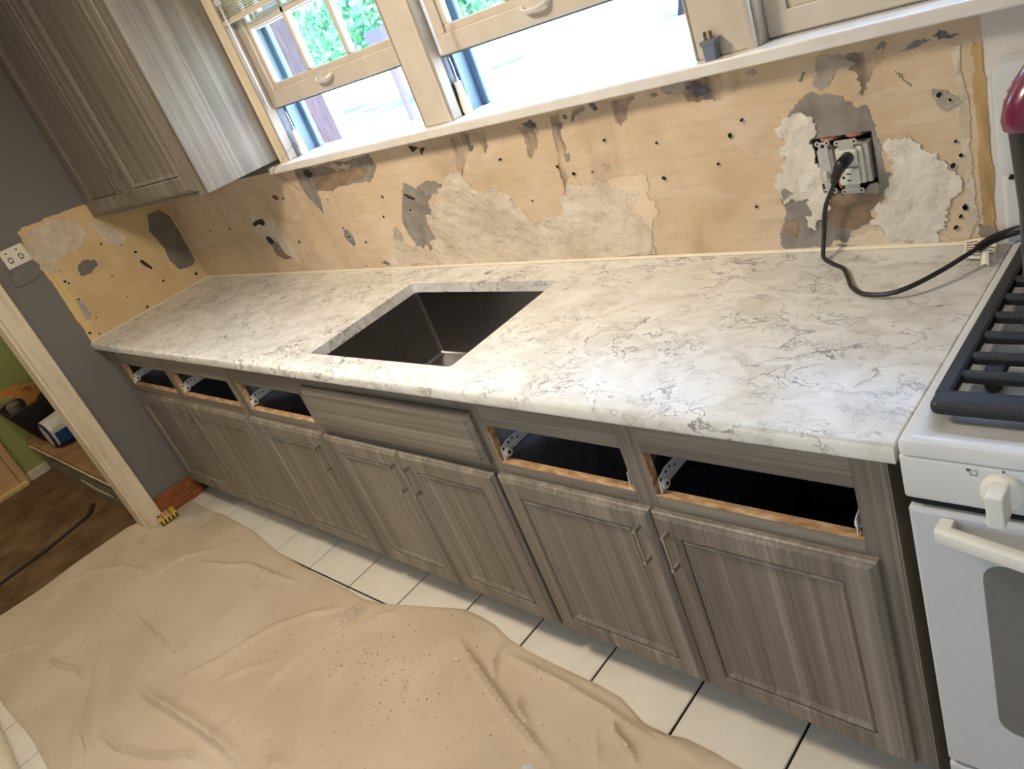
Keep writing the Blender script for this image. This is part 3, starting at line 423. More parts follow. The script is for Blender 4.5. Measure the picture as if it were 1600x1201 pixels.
cells(mb, 'y', 0.0, 0.15, [0, XR, 3.492] + [t for w in WINS for t in w] + [BOX[0], BOX[1]], [-0.1, ZC, 1.34, WZ0, WZ1, BOX[2], BOX[3]], bh)
wall_back = struct(mb.build('wall_back', [M['plaster'], M['white_wall'], M['grey_wall']]))
for p in wall_back.data.polygons:
    c = p.center
    if c.x > 3.492 or (c.z > 1.34 and c.x > 1.2): p.material_index = 1
    elif c.z > 1.40: p.material_index = 2
DY0, DY1, DZ = -1.95, -0.895, 2.05
mb = MB(); cells(mb, 'x', -0.115, 0.0, [0.0, YF, DY0, DY1], [-0.1, ZC, DZ], lambda u, v: DY0 < u < DY1 and v < DZ)
wall_left = struct(mb.build('wall_left', M['grey_wall']))
struct(MB().box(XR, XR + 0.12, YF - 0.12, 0.15, -0.1, ZC).build('wall_right', M['white_wall']))
mb = MB(); cells(mb, 'y', YF - 0.12, YF, [-0.115, XR + 0.12, 3.45, 4.05], [-0.1, ZC, 1.05, 2.05], lambda u, v: 3.45 < u < 4.05 and 1.05 < v < 2.05)
struct(mb.build('wall_front', M['white_wall']))
w4 = bpy.data.objects.new('window_4', None); COL.objects.link(w4); w4.location = (3.9, YF, 1.05); w4['kind'] = 'structure'  # unseen window, added to let cool daylight in from behind the camera
m = MB(); m.box(3.45, 3.49, YF - 0.10, YF, 1.05, 2.05); m.box(4.01, 4.05, YF - 0.10, YF, 1.05, 2.05); m.box(3.49, 4.01, YF - 0.10, YF, 1.05, 1.09); m.box(3.49, 4.01, YF - 0.10, YF, 2.01, 2.05)
m.build('window_frame', M['trim'], w4)
MB().box(3.49, 4.01, YF - 0.057, YF - 0.053, 1.09, 2.01).build('pane', M['glass'], w4)
struct(MB().box(-1.92, XR + 0.12, YF - 0.12, 0.15, ZC, ZC + 0.12).build('ceiling', M['ceiling']))
# tiled floor
floor = struct(MB().box(0.0, XR, YF, 0.0, -0.10, -0.0075).build('floor', M['grout']))
TS = 0.2769; G = 0.0066
base_t = None; k = 0
for i in range(-5, 14):
    for j in range(-9, 2):
        x0 = 1.25 + i * TS; y1 = -0.7309 + j * TS
        xa, xb, ya, yb = max(x0, 0.005), min(x0 + TS, XR - 0.005), y1 - 0.0, y1 + TS
        if xb - xa < 0.03 or ya < YF + 0.005 or yb > -0.40 + TS: continue
        full = (xb - xa) > TS - 1e-6
        if full and base_t is not None:
            t = base_t.copy(); COL.objects.link(t)
        else:
            q = MB().box(-(xb - xa) / 2 + G / 2, (xb - xa) / 2 - G / 2, -TS / 2 + G / 2, TS / 2 - G / 2, -0.0075, 0.0, 0.0022)
            t = q.build('tile', M['tile'], floor)
            if full and base_t is None: base_t = t
        t.parent = floor; t.location = ((xa + xb) / 2, (ya + yb) / 2, (random.random() - 0.6) * 0.0006)
        k += 1
# a caulk bead along the worktop (trim), baseboard, outlet hole box
mb = MB(); mb.tube([(0.002, -0.004, 0.917), (3.45, -0.004, 0.917)], 0.0055, 6)
struct(mb.build('trim_1', M['caulk']))
mb = MB(); mb.tube([(0.003, -0.64, 0.9155), (0.003, -0.004, 0.9155)], 0.0035, 6)
struct(mb.build('trim_2', M['caulk']))
mb = MB(); mb.box(0.0, 0.017, -0.814, -0.585, 0.0, 0.118, 0.003); mb.box(0.0, 0.024, -0.814, -0.585, 0.0, 0.03, 0.004)
struct(mb.build('baseboard_left', M['red_wood']))

# ---------------------------------------------------------------- wall patches and nail holes
def patches(data, plane, parent):
    for i, (name, mat, off, jit, pts) in enumerate(data):
        P = jitter(pts, jit, 0.0032, i + 11)
        if plane == 'y':
            P = [(max(0.004, a), min(c, 1.345) if a < 3.47 else c) for a, c in P]
            P = [(a, max(c, 0.914)) for a, c in P]
            f = lambda a, b, t: (a, -off + t, b)
        else:
            P = [(min(a, -0.001), 0.90 if (c < 0.945 and a > -0.632) else c) for a, c in P]
            f = lambda a, b, t: (off - t, a, b)
        if mat in ('mortar', 'brownp') and plane == 'y':
            P2 = []
            for a, c in P:     # keep clear of the outlet box opening
                if BOX[0] < a < BOX[1] and BOX[2] < c < BOX[3]:
                    d = min((a - BOX[0], (BOX[0], c)), (BOX[1] - a, (BOX[1], c)), (c - BOX[2], (a, BOX[2])), (BOX[3] - c, (a, BOX[3])))
                    a, c = d[1]
                P2.append((a, c))
            P = P2
        m = MB(); m.prism(P, f, off + 0.0004); o = m.build(name, M[mat], parent)
        if name == 'mortar_patch' and plane == 'y' and min(p[0] for p in pts) > 3.05 and max(p[0] for p in pts) > 3.25 and min(p[1] for p in pts) < 0.95:
            md = MB().box(BOX[0], BOX[1], -0.03, 0.03, BOX[2], BOX[3]); cut = md.build('cutter', M['hole'])
            bo = o.modifiers.new('cut', 'BOOLEAN'); bo.object = cut; bo.operation = 'DIFFERENCE'; bo.solver = 'EXACT'
            dg = bpy.context.evaluated_depsgraph_get(); me = bpy.data.meshes.new_from_object(o.evaluated_get(dg))
            o.modifiers.clear(); o.data = me; bpy.data.objects.remove(cut)
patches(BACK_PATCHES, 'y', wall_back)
patches(LEFT_PATCHES, 'x', wall_left)
def nail_hole(parent, p, plane, r, off):
    m = MB(); rnd = random.Random(int(p[0] * 9999 + p[1] * 777)); n = 8
    el = rnd.uniform(0.9, 1.7); an = rnd.uniform(0, PI)
    out = []
    for k in range(n):
        a = 2 * PI * k / n; q = r * rnd.uniform(0.75, 1.2); x, y = q * math.cos(a) * el, q * math.sin(a)
        out.append((p[0] + x * math.cos(an) - y * math.sin(an), p[1] + x * math.sin(an) + y * math.cos(an)))
    f = (lambda a, b, t: (a, -off + t, b)) if plane == 'y' else (lambda a, b, t: (off - t, a, b))
    m.prism(out, f, off + 0.0003); m.build('nail_hole', M['hole'], parent)  # flat black disc stands in for the shaded recess
    # crumbled rim of plaster pushed up on the lower side
    m = MB(); pts = []
    for k in range(6):
        a = PI * (0.95 + 1.1 * k / 5); q = r * 1.45
        pts.append(f(p[0] + q * math.cos(a), p[1] + q * math.sin(a), off * 0.6))
    m.tube(pts, [0.0006, 0.0016, 0.0022, 0.0022, 0.0016, 0.0006], 5); m.build('hole_rim', M['skim'], parent)
for i, p in enumerate(NAIL_HOLES): nail_hole(wall_back, p, 'y', 0.0024 + 0.0018 * ((i * 7) % 3) / 2, 0.0046 if p[0] > 3.0 else 0.0034)
for i, p in enumerate(LEFT_HOLES): nail_hole(wall_left, p, 'x', 0.003 + 0.0025 * ((i * 5) % 3) / 2, 0.0042)

# ---------------------------------------------------------------- windows
def stripbox(name, mat, parent, *b, bev=0.0): return MB().box(*b, bev).build(name, mat, parent)
def muntin_x(x0): return (x0 + 0.297, x0 + 0.531)
def sash(parent, x0, x1, z0, z1, y0, y1, zm=None, bot=0.077, name='lower_sash', hang=True):
    st = 0.052
    m = MB(); m.box(x0 + 0.002, x1 - 0.002, y0, y1, z0, z0 + bot - 0.02, 0.003); m.box(x0 + 0.002, x1 - 0.002, y0, y1, z1 - 0.05, z1, 0.003)
    m.box(x0 + 0.002, x0 + st, y0, y1, z0 + bot - 0.022, z1 - 0.05, 0.002); m.box(x1 - st, x1 - 0.002, y0, y1, z0 + bot - 0.022, z1 - 0.05, 0.002)
    # stepped glass bead round the inside
    for a, b, c, d in ((x0 + st, x1 - st, z0 + bot - 0.022, z0 + bot), (x0 + st, x1 - st, z1 - 0.06, z1 - 0.05)): m.box(a, b, y0 + 0.008, y1 - 0.006, c, d, 0.003)
    for a, b in ((x0 + st, x0 + st + 0.018), (x1 - st - 0.018, x1 - st)): m.box(a, b, y0 + 0.008, y1 - 0.006, z0 + bot, z1 - 0.06, 0.003)
    s = m.build(name, M['trim'], parent)
    mx = muntin_x(x0); gz0, gz1 = z0 + bot, z1 - 0.06; gx0, gx1 = x0 + st + 0.018, x1 - st - 0.018
    for x in mx: MB().box(x - 0.011, x + 0.011, y0 + 0.004, y1 - 0.004, gz0, gz1, 0.004).build('muntin', M['trim'], s)
    zs = [gz0, gz1]
    if zm:
        MB().box(gx0, gx1, y0 + 0.004, y1 - 0.004, zm - 0.011, zm + 0.011, 0.004).build('muntin', M['trim'], s); zs = [gz0, zm, gz1]
    xs = [gx0, mx[0], mx[1], gx1]; yg = (y0 + y1) / 2 + 0.004
    for i in range(3):
        for j in range(len(zs) - 1):
            MB().box(xs[i] + 0.001, xs[i + 1] - 0.001, yg - 0.0015, yg + 0.0015, zs[j] + 0.001, zs[j + 1] - 0.001).build('pane', M['glass'], s)
    return s
LAB = ('left window with raised sash above the sink cutout, beside the upper cabinet', 'middle window with raised sash and the widest bright opening', 'right window with closed sash behind the range')
for wi, (a, b) in enumerate(WINS):
    w = bpy.data.objects.new('window_%d' % (wi + 1), None); COL.objects.link(w); w.location = (a, 0, 1.37); w['kind'] = 'structure'; w['label'] = LAB[wi]
    # jambs with a dark sash channel, parting bead and storm frame
    for side in (0, 1):
        x = a if side == 0 else b; sg = 1 if side == 0 else -1
        def jb(name, mat, d0, d1, y0, y1, bev=0.0):
            xa, xb = sorted((x + sg * d0, x + sg * d1)); MB().box(xa, xb, y0, y1, 1.37, WZ1, bev).build(name, mat, w)
        jb('stop_bead', M['trim_shaded'], 0.0, 0.010, -0.020, 0.0185, 0.003)
        jb('sash_channel', M['track'], -0.004, 0.0015, 0.0185, 0.058)
        jb('parting_bead', M['alu'], 0.0, 0.012, 0.058, 0.070, 0.002)
        jb('outer_jamb', M['alu'], -0.004, 0.004, 0.070, 0.112)
        jb('storm_frame', M['alu'], 0.0, 0.030, 0.112, 0.130, 0.003)
        jb('storm_edge', M['steel'], 0.004, 0.022, 0.130, 0.136)
        jb('outer_casing', M['alu'], -0.075, -0.036, 0.152, 0.172)
    MB().box(a, b, 0.03, 0.17, WZ1 - 0.004, WZ1 + 0.02).build('head_jamb', M['trim'], w)
    z0 = (1.548, 1.535, 1.372)[wi]
    zb = 0.077 if wi < 2 else 0.053
    s = sash(w, a, b, z0, z0 + 0.47, 0.0200, 0.0550, zm=z0 + 0.267, bot=(0.077, 0.072, 0.066)[wi])
    sash(w, a + 0.004, b - 0.004, 1.800, WZ1 - 0.006, 0.0720, 0.1060, zm=2.05, bot=0.045, name='upper_sash')
    MB().box(a + 0.012, b - 0.012, 0.0230, 0.052, z0 - 0.004, z0 - 0.0002).build('weatherstrip', M['track'], s)
    if wi < 2:   # lift handle on the bottom rail
        hx = (1.640, 2.565)[wi]; hz = z0 + 0.045
        m = MB(); m.box(hx - 0.048, hx + 0.048, 0.016, 0.020, hz - 0.012, hz + 0.014, 0.002)
        m.tube(smoothline([(hx - 0.044, 0.017, hz), (hx - 0.03, 0.001, hz - 0.008), (hx, -0.004, hz - 0.010), (hx + 0.03, 0.001, hz - 0.008), (hx + 0.044, 0.017, hz)], 4), 0.006, 8)
        m.build('lift_handle', M['trim'], s)
# casings, mullions, sill, apron: trims
def casing(n, x0, x1, beads, z0=1.37, z1=WZ1 + 0.09):
    m = MB(); m.box(x0, x1, -0.018, 0.0, z0, z1, 0.003)
    for c, r in beads: m.tube([(c, -0.018, z0), (c, -0.018, z1)], r, 8)
    struct(m.build('trim_%d' % n, M['trim'], smooth=True))
m = MB(); m.box(1.207, 1.264, -0.018, 0.0, 1.37, 2.35, 0.003)
for c, r in ((1.212, 0.006), (1.228, 0.004), (1.240, 0.007), (1.257, 0.005)): m.tube([(c, -0.018, 1.37), (c, -0.018, 2.35)], r, 8)
struct(m.build('trim_3', M['old_trim'], smooth=True))
m = MB(); m.box(2.062, 2.180, -0.020, 0.0, 1.37, 2.35, 0.003); m.box(2.0655, 2.1765, 0.0, 0.16, 1.37, 2.35)
m.tube([(2.174, -0.018, 1.37), (2.174, -0.018, 2.35)], 0.006, 8)
struct(m.build('trim_4', M['trim'], smooth=True))
m = MB(); m.box(2.974, 3.110, -0.020, 0.0, 1.37, 2.35, 0.003); m.box(2.9775, 3.1065, 0.0, 0.16, 1.37, 2.35)
m.tube([(3.100, -0.020, 1.37), (3.100, -0.020, 2.35)], 0.011, 10)
struct(m.build('trim_5', M['trim'], smooth=True))
struct(MB().box(3.904, 4.01, -0.018, 0.0, 1.37, 2.35, 0.003).build('trim_6', M['trim']))
struct(MB().box(1.20, 4.01, -0.02, 0.0, 2.26, 2.35, 0.003).build('trim_7', M['trim']))
m = MB(); m.box(1.158, 4.06, -0.058, 0.0, 1.3435, 1.370, 0.004, 2)
for a, b in WINS: m.box(a, b, 0.0, 0.148, 1.3435, 1.3698)
struct(m.build('trim_8', M['sill']))
# raised blinds
def blind(x0, x1, zb, wx, wz, label):
    t = thing('window_blind', label, 'blind', ((x0 + x1) / 2, -0.02, zb))
    MB().box(x0, x1, -0.026, -0.006, zb, zb + 0.016, 0.004).build('bottom_rail', M['blind'], t)
    n = 40
    proto = MB().box(x0, x1, -0.029, -0.004, zb + 0.020, zb + 0.0212).build('slat', M['blind'], t); bl = Vector(proto.location)
    for k in range(1, n):
        c = proto.copy(); COL.objects.link(c); c.location = bl + Vector((0, 0.0012 * ((k * 13) % 3 - 1), k * 0.0064))
    MB().box(x0, x1, -0.034, -0.0005, zb + 0.28, zb + 0.32, 0.003).build('head_rail', M['blind'], t)
    m = MB(); m.tube([(wx, -0.040, zb + 0.30), (wx + 0.004, -0.040, wz)], 0.0042, 6); m.build('wand', M['acrylic'], t)
    m = MB(); m.lathe((wx, -0.040, zb + 0.055), [(0.004, 0), (0.012, 0.004), (0.013, 0.016), (0.006, 0.024)], 10); m.build('wand_joint', M['acrylic'], t)
blind(1.275, 2.055, 1.842, 1.332, 1.553, 'raised ivory slatted blind with clear wand at the left window beside the upper cabinet')
blind(2.190, 2.965, 1.842, 2.252, 1.545, 'raised slatted blind of the middle window, its clear wand hanging before the sash')

# ---------------------------------------------------------------- doorway on the left
d = bpy.data.objects.new('door_1', None); COL.objects.link(d); d.location = (0, -0.9, 0); d['kind'] = 'structure'
m = MB(); m.box(0.0, 0.020, -0.897, -0.815, 0.0, 2.13, 0.003); m.box(0.020, 0.024, -0.842, -0.818, 0.0, 2.13, 0.002); m.box(0.020, 0.023, -0.894, -0.880, 0.0, 2.13, 0.001)
m.build('casing', M['old_trim'], d)
m = MB(); m.box(0.0, 0.020, -2.032, -1.95, 0.0, 2.13, 0.003); m.build('casing', M['old_trim'], d)
MB().box(0.0, 0.020, -1.95, -0.897, 2.05, 2.13, 0.003).build('casing', M['old_trim'], d)
MB().box(-0.115, 0.0, -0.9105, -0.8955, 0.0, 2.05).build('jamb', M['old_trim'], d)
MB().box(-0.115, 0.0, -1.95, -1.935, 0.0, 2.05).build('jamb', M['old_trim'], d)
struct(MB().box(-0.16, 0.004, -1.935, -0.911, -0.02, 0.004, 0.002).build('trim_9', M['red_wood']))
# the stair hall beyond
struct(MB().box(-2.0, -0.115, -2.9, -0.86, -0.10, 0.0).build('floor_2', M['carpet']))
struct(MB().box(-1.92, -1.80, -2.9, 0.15, -0.10, ZC).build('wall_hall_left', M['green_wall']))
struct(MB().box(-1.80, 0.0, 0.0, 0.15, -0.1, ZC).build('wall_hall_back', M['green_wall']))
struct(MB().box(-1.92, -0.115, -3.0, -2.9, -0.1, ZC).build('wall_hall_front', M['green_wall']))
struct(MB().box(-1.80, -1.785, -1.005, -0.86, 0.0, 0.06, 0.003).build('baseboard_hall', M['old_trim']))
hd = bpy.data.objects.new('door_2', None); COL.objects.link(hd); hd.location = (-1.8, -1.5, 0); hd['kind'] = 'structure'
MB().box(-1.80, -1.775, -1.95, -1.055, 0.012, 2.0, 0.004).build('door_leaf', M['cream_door'], hd)
MB().box(-1.80, -1.765, -1.052, -1.005, 0.0, 2.06, 0.004).build('casing', M['cream_door'], hd)
MB().box(-1.80, -1.74, -1.95, -1.02, 0.0, 0.03, 0.004).build('threshold', M['ochrel'], hd)
# carpeted stair with peeling riser
st = thing('carpeted_step', 'tan carpeted stair step with peeling painted riser beyond the doorway', 'step', (-0.95, -0.5, 0))
MB().box(-1.80, -0.116, -0.862, -0.30, 0.0, 0.218).build('riser', M['riser'], st)
m = MB(); m.box(-1.785, -0.117, -0.892, -0.30, 0.218, 0.250, 0.012, 3); m.build('tread', M['tread'], st)
m = MB(); rnd = random.Random(3); pts = [(-1.72 + i * 0.1, -0.893 + rnd.uniform(-0.002, 0.002), 0.2205 + rnd.uniform(-.002, .003)) for i in range(17)]
m.tube(pts, 0.005, 5); m.build('nosing_edge', M['old_trim'], st)
m = MB(); pts = [(-1.1 + i * 0.08, -0.864, 0.055 + rnd.uniform(-.004, .004) - i * 0.001) for i in range(8)]; m.tube(pts, [0.002] + [0.006] * 6 + [0.002], 5); m.build('paint_curl', M['trim'], st)
m = MB(); m.tube(smoothline([(-0.56, -1.58, 0.006), (-0.585, -1.26, 0.006), (-0.63, -1.05, 0.007), (-0.655, -0.985, 0.012), (-0.72, -0.955, 0.014), (-0.735, -0.93, 0.012)], 5), 0.011, 6, flat=0.6)
tag(m.build('carpet_strip', M['bag_brown'], base=(-0.6, -1.2, 0)), 'dark loose strip lying along the brown hall carpet, its end curled', 'strip')
# ---------------------------------------------------------------- base cabinets
YFR, YD = -0.610, -0.630
def cab_door(cab, x0, x1, z0, z1, yb, hx=None, hz=0.556, inset=0.060, grain_m='grain_z', hlen=0.088):
    def ring(bm, i, y): return [bm.verts.new(p) for p in ((x0 + i, y, z0 + i), (x1 - i, y, z0 + i), (x1 - i, y, z1 - i), (x0 + i, y, z1 - i))]
    yf = yb - 0.020; m = MB(); bm = m.bm
    rings = [ring(bm, 0, yb), ring(bm, 0, yf + 0.010), ring(bm, 0.003, yf + 0.006), ring(bm, 0.006, yf + 0.0055), ring(bm, 0.013, yf), ring(bm, inset - 0.006, yf), ring(bm, inset, yf + 0.003), ring(bm, inset, yf + 0.014)]
    for r0, r1 in zip(rings, rings[1:]):
        for k in range(4): bm.faces.new((r0[k], r0[(k + 1) % 4], r1[(k + 1) % 4], r1[k]))
    bm.faces.new(rings[0][::-1]); bm.faces.new(rings[-1])
    d = m.build('door', M[grain_m], cab)
    m = MB(); bm = m.bm; i0 = inset + 0.0008
    rr = [ring(bm, i0, yf + 0.0138), ring(bm, i0, yf + 0.006), ring(bm, i0 + 0.005, yf + 0.0015), ring(bm, i0 + 0.009, yf + 0.0035), ring(bm, i0 + 0.017, yf + 0.009)]
    for r0, r1 in zip(rr, rr[1:]):
        for k in range(4): bm.faces.new((r0[k], r0[(k + 1) % 4], r1[(k + 1) % 4], r1[k]))
    bm.faces.new(rr[0][::-1]); bm.faces.new(rr[-1]); m.build('door_panel', M[grain_m], d)
    if hx is not None: pull(d, hx, hz, yf, hlen)
    return d
def pull(par, hx, hz, yf, hlen=0.088):
    m = MB(); h = hlen / 2
    for s in (-1, 1):
        m.box(hx - 0.0042, hx + 0.0042, yf - 0.024, yf - 0.0003, hz + s * h - 0.005, hz + s * h + 0.005, 0.001)
    pts = [(hx, yf - 0.0195, hz - h), (hx, yf - 0.0205, hz - h * 0.5), (hx, yf - 0.021, hz), (hx, yf - 0.0205, hz + h * 0.5), (hx, yf - 0.0195, hz + h)]
    m.tube(pts, 0.0027, 6); m.build('handle', M['nickel'], par, smooth=False)
def slide(cab, x, side, z0, yf=YFR):
    """white roller drawer slide on the inside of an opening"""
    m = MB(); xa, xb = sorted((x, x + side * 0.002)); y0 = yf + 0.004
    out = [(y0, z0), (y0 + 0.004, z0 + 0.034), (y0 + 0.030, z0 + 0.044), (y0 + 0.075, z0 + 0.042), (y0 + 0.085, z0 + 0.034), (y0 + 0.50, z0 + 0.034), (y0 + 0.50, z0 + 0.010), (y0 + 0.03, z0 + 0.008)]
    m.prism(out, lambda a, b, t: (x + side * (0.012 - t), a, b), 0.002)
    m.box(min(x + side * 0.002, x + side * 0.012), max(x + side * 0.002, x + side * 0.012), y0 + 0.012, y0 + 0.50, z0 + 0.008, z0 + 0.011)
    m.box(min(x + side * 0.002, x + side * 0.012), max(x + side * 0.002, x + side * 0.012), y0 + 0.085, y0 + 0.50, z0 + 0.031, z0 + 0.034)
    o = m.build('drawer_slide', M['white_metal'], cab)
    m = MB(); m.lathe((x + side * 0.012, y0 + 0.018, z0 + 0.014), [(0.0115, 0), (0.0115, side * 0.005), (0.004, side * 0.0055)], 12, 'x'); m.build('roller', M['outlet'], o)
    m = MB()
    for (dy, dz, r) in ((0.018, 0.014, 0.0045), (0.008, 0.030, 0.0035), (0.030, 0.034, 0.0035), (0.045, 0.036, 0.003), (0.062, 0.028, 0.003), (0.10, 0.024, 0.0035), (0.13, 0.024, 0.0035)):
        m.lathe((x + side * (0.0121 if dy != 0.018 else 0.0174), y0 + dy, z0 + dz), [(r, 0), (r, side * 0.0006)], 8, 'x')
    m.build('screw_hole', M['hole'], o)
def base_cabinet(label, x0, x1, openings, doors, false_front=None, midz=0.678, topz=0.787, group=None, low=0.10):
    c = thing('base_cabinet', label, 'cabinet', ((x0 + x1) / 2, -0.30, 0), group)
    W, g = 0.016, 0.0006; a, b = x0 + g, x1 - g
    m = MB(); m.box(a, a + W, -0.589, -0.012, low, 0.8795); m.box(b - W, b, -0.589, -0.012, low, 0.8795); m.box(a + W, b - W, -0.589, -0.012, low, low + W); m.box(a + W, b - W, -0.020, -0.012, low + W, 0.8795)
    m.build('carcass', M['dark_inside'], c)
    MB().box(a, b, -0.545, -0.530, 0.0005, low).build('toe_kick', M['grain_x'], c)
    zs0, zs1 = 0.105, 0.8795
    xs = [a] + [t for o in openings for t in o] + [b]
    for i in range(0, len(xs), 2):
        if xs[i + 1] - xs[i] > 0.004: MB().box(xs[i], xs[i + 1], YFR, -0.5895, zs0, zs1, 0.001).build('stile', M['grain_z'], c)
    for (p, q) in openings:
        MB().box(p, q, YFR + 0.0004, -0.5895, topz, zs1, 0.001).build('rail', M['grain_x'], c)
        MB().box(p, q, YFR + 0.0004, -0.5895, 0.600, midz - 0.0022, 0.001).build('rail', M['grain_x'], c)
        MB().box(p, q, YFR + 0.0004, -0.5895, zs0, 0.150, 0.001).build('rail', M['grain_x'], c)
        if not false_front:
            m = MB(); m.box(p, q, YFR + 0.001, -0.5890, midz - 0.002, midz + 0.0006); m.build('raw_edge', M['raw_wood'], c)
            MB().box(p, p + 0.0022, YFR + 0.001, -0.5890, midz + 0.0006, topz).build('raw_edge', M['raw_wood'], c)
            slide(c, p + 0.0026, 1, midz + 0.004); slide(c, q - 0.0004, -1, midz + 0.004)
    for (p, q, hx) in doors: cab_door(c, p, q, 0.112, 0.644, -0.6104, hx)
    if false_front:
        p, q, za, zb = false_front
        def ring(bm, i, y): return [bm.verts.new(t) for t in ((p + i, y, za + i), (q - i, y, za + i), (q - i, y, zb - i), (p + i, y, zb - i))]
        m = MB(); bm = m.bm; R = [ring(bm, 0, -0.6104), ring(bm, 0, -0.620), ring(bm, 0.004, -0.6235), ring(bm, 0.007, -0.624), ring(bm, 0.017, -0.631)]
        for r0, r1 in zip(R, R[1:]):
            for k in range(4): bm.faces.new((r0[k], r0[(k + 1) % 4], r1[(k + 1) % 4], r1[k]))
        bm.faces.new(R[0][::-1]); bm.faces.new(R[-1]); m.build('false_drawer_front', M['grain_x'], c)
    return c
BG = 'row of base cabinets under the countertop'
base_cabinet('grey-brown two-door base cabinet at the far left against the grey wall, two drawers missing', 0.006, 1.222, [(0.112, 0.616), (0.672, 1.190)], [(0.074, 0.630, 0.598), (0.635, 1.218, 0.668)])
base_cabinet('narrow grey-brown single-door base cabinet left of the sink cabinet, drawer missing', 1.222, 1.732, [(1.262, 1.702)], [(1.232, 1.727, 1.692)])
base_cabinet('grey-brown sink base cabinet with long horizontal false drawer front over two doors', 1.732, 2.540, [(1.80, 2.48)], [(1.737, 2.128, 2.100), (2.132, 2.529, 2.166)], (1.755, 2.533, 0.671, 0.828))
base_cabinet('wide grey-brown two-door base cabinet beside the white range, two drawers missing', 2.540, 3.484, [(2.562, 2.962), (3.015, 3.429)], [(2.537 + 0.006, 2.994, 2.962), (2.998, 3.449, 3.032)])
rc = [o for o in bpy.data.objects if o.name.startswith('base_cabinet') and o.location.x > 2.9][0]
MB().box(3.4838, 3.4870, -0.6095, -0.012, 0.0005, 0.8795).build('end_panel', M['grain_z'], rc)
# things glimpsed inside the open drawer bays
m = MB(); m.lathe((3.28, -0.30, 0.117), [(0.10, 0), (0.115, 0.02), (0.120, 0.50), (0.125, 0.505), (0.120, 0.51), (0.112, 0.50), (0.108, 0.03)], 28)
tag(m.build('stock_pot', M['black'], base=(3.28, -0.30, 0.117)), 'tall black pot with a thin rim inside the bay nearest the range', 'pot')
m = MB(); m.grid(lambda u, v: (2.80 + 0.36 * u, -0.56 + 0.44 * v, 0.52 + 0.035 * math.sin(9 * u + 3 * v) + 0.03 * math.sin(14 * v) - 0.36 * max(0, abs(u - .5) * 2 - .6) - 0.2 * max(0, abs(v - .5) * 2 - .6)), 24, 24)
m.grid(lambda u, v: (2.80 + 0.36 * u, -0.56 + 0.44 * v, 0.1165 + 0.0 * u), 1, 1)
tag(m.build('folded_cloth', M['navy_cloth'], base=(2.97, -0.3, 0.117)), 'dark navy cloth heap seen through the open drawer bay left of the pot', 'cloth')

# ---------------------------------------------------------------- countertop with sink cutout
def rounded(x0, x1, y0, y1, r, n=5):
    P = []
    for cx, cy, a0 in ((x1 - r, y1 - r, 0), (x0 + r, y1 - r, 90), (x0 + r, y0 + r, 180), (x1 - r, y0 + r, 270)):
        for k in range(n + 1):
            a = math.radians(a0 + 90 * k / n); P.append((cx + r * math.cos(a), cy + r * math.sin(a)))
    return P
CX1 = 3.517
SO = rounded(1.806, 2.460, -0.561, -0.117, 0.014)
FH = [(2.124 + 0.0165 * math.cos(2 * PI * k / 16), -0.053 + 0.0165 * math.sin(2 * PI * k / 16)) for k in range(16)]
m = MB(); bm = m.bm
lv = [(0.8802, 0.004), (0.8835, 0.0008), (0.888, 0.0), (0.904, 0.0), (0.909, 0.0015), (0.9125, 0.0045), (0.914, 0.010)]
def outer(i): return [(0.0015, -0.0035), (0.0015, -0.6495 + i), (CX1 - i * 0.4, -0.6495 + i), (CX1 - i * 0.4, -0.0035)]
R = [[bm.verts.new((x, y, z)) for x, y in outer(i)] for z, i in lv]
for r0, r1 in zip(R, R[1:]):
    for k in range(4): bm.faces.new((r0[k], r0[(k + 1) % 4], r1[(k + 1) % 4], r1[k]))
hr = {}
for nm, loop in (('s', SO), ('f', FH)):
    lo = [bm.verts.new((x, y, 0.8802)) for x, y in loop]; hi = [bm.verts.new((x, y, 0.914)) for x, y in loop]; hr[nm] = (lo, hi)
    for k in range(len(loop)): bm.faces.new((lo[k], lo[(k + 1) % len(loop)], hi[(k + 1) % len(loop)], hi[k]))
for ring, hi, i in ((R[-1], 1, lv[-1][1]), (R[0], 0, lv[0][1])):
    allv = list(ring) + list(hr['s'][hi]) + list(hr['f'][hi])
    for tri in tessellate_polygon([[Vector((x, y, 0)) for x, y in outer(i)], [Vector((x, y, 0)) for x, y in SO], [Vector((x, y, 0)) for x, y in FH]]):
        bm.faces.new([allv[t] for t in tri])
top = tag(m.build('countertop', M['marble'], base=(1.76, -0.32, 0.88), smooth=True), 'long white marbled countertop with grey veins and a rectangular sink cutout', 'countertop')
m = MB(); m.lathe((2.124, -0.053, 0.8805), [(0.0160, 0.0), (0.0160, 0.018), (0.011, 0.0185)], 18)
m.build('faucet_hole_plug', M['mortar'], top)
# sink
m = MB(); bm = m.bm
def sring(x0, x1, y0, y1, r, z): return [bm.verts.new((x, y, z)) for x, y in rounded(x0, x1, y0, y1, r, 4)]
X0, X1, Y0, Y1 = 1.784, 2.476, -0.578, -0.100
R = [sring(X0 - 0.02, X1 + 0.02, Y0 - 0.008, Y1 + 0.02, 0.02, 0.8790), sring(X0, X1, Y0, Y1, 0.012, 0.8790), sring(X0, X1, Y0, Y1, 0.012, 0.644), sring(X0 + 0.005, X1 - 0.005, Y0 + 0.005, Y1 - 0.005, 0.012, 0.6355), sring(X0 + 0.014, X1 - 0.014, Y0 + 0.014, Y1 - 0.014, 0.012, 0.632)]
n = len(R[0])
for r0, r1 in zip(R, R[1:]):
    for k in range(n): bm.faces.new((r0[k], r0[(k + 1) % n], r1[(k + 1) % n], r1[k]))
dc = bm.verts.new((2.13, -0.25, 0.6245))
for k in range(n): bm.faces.new((R[-1][k], R[-1][(k + 1) % n], dc))
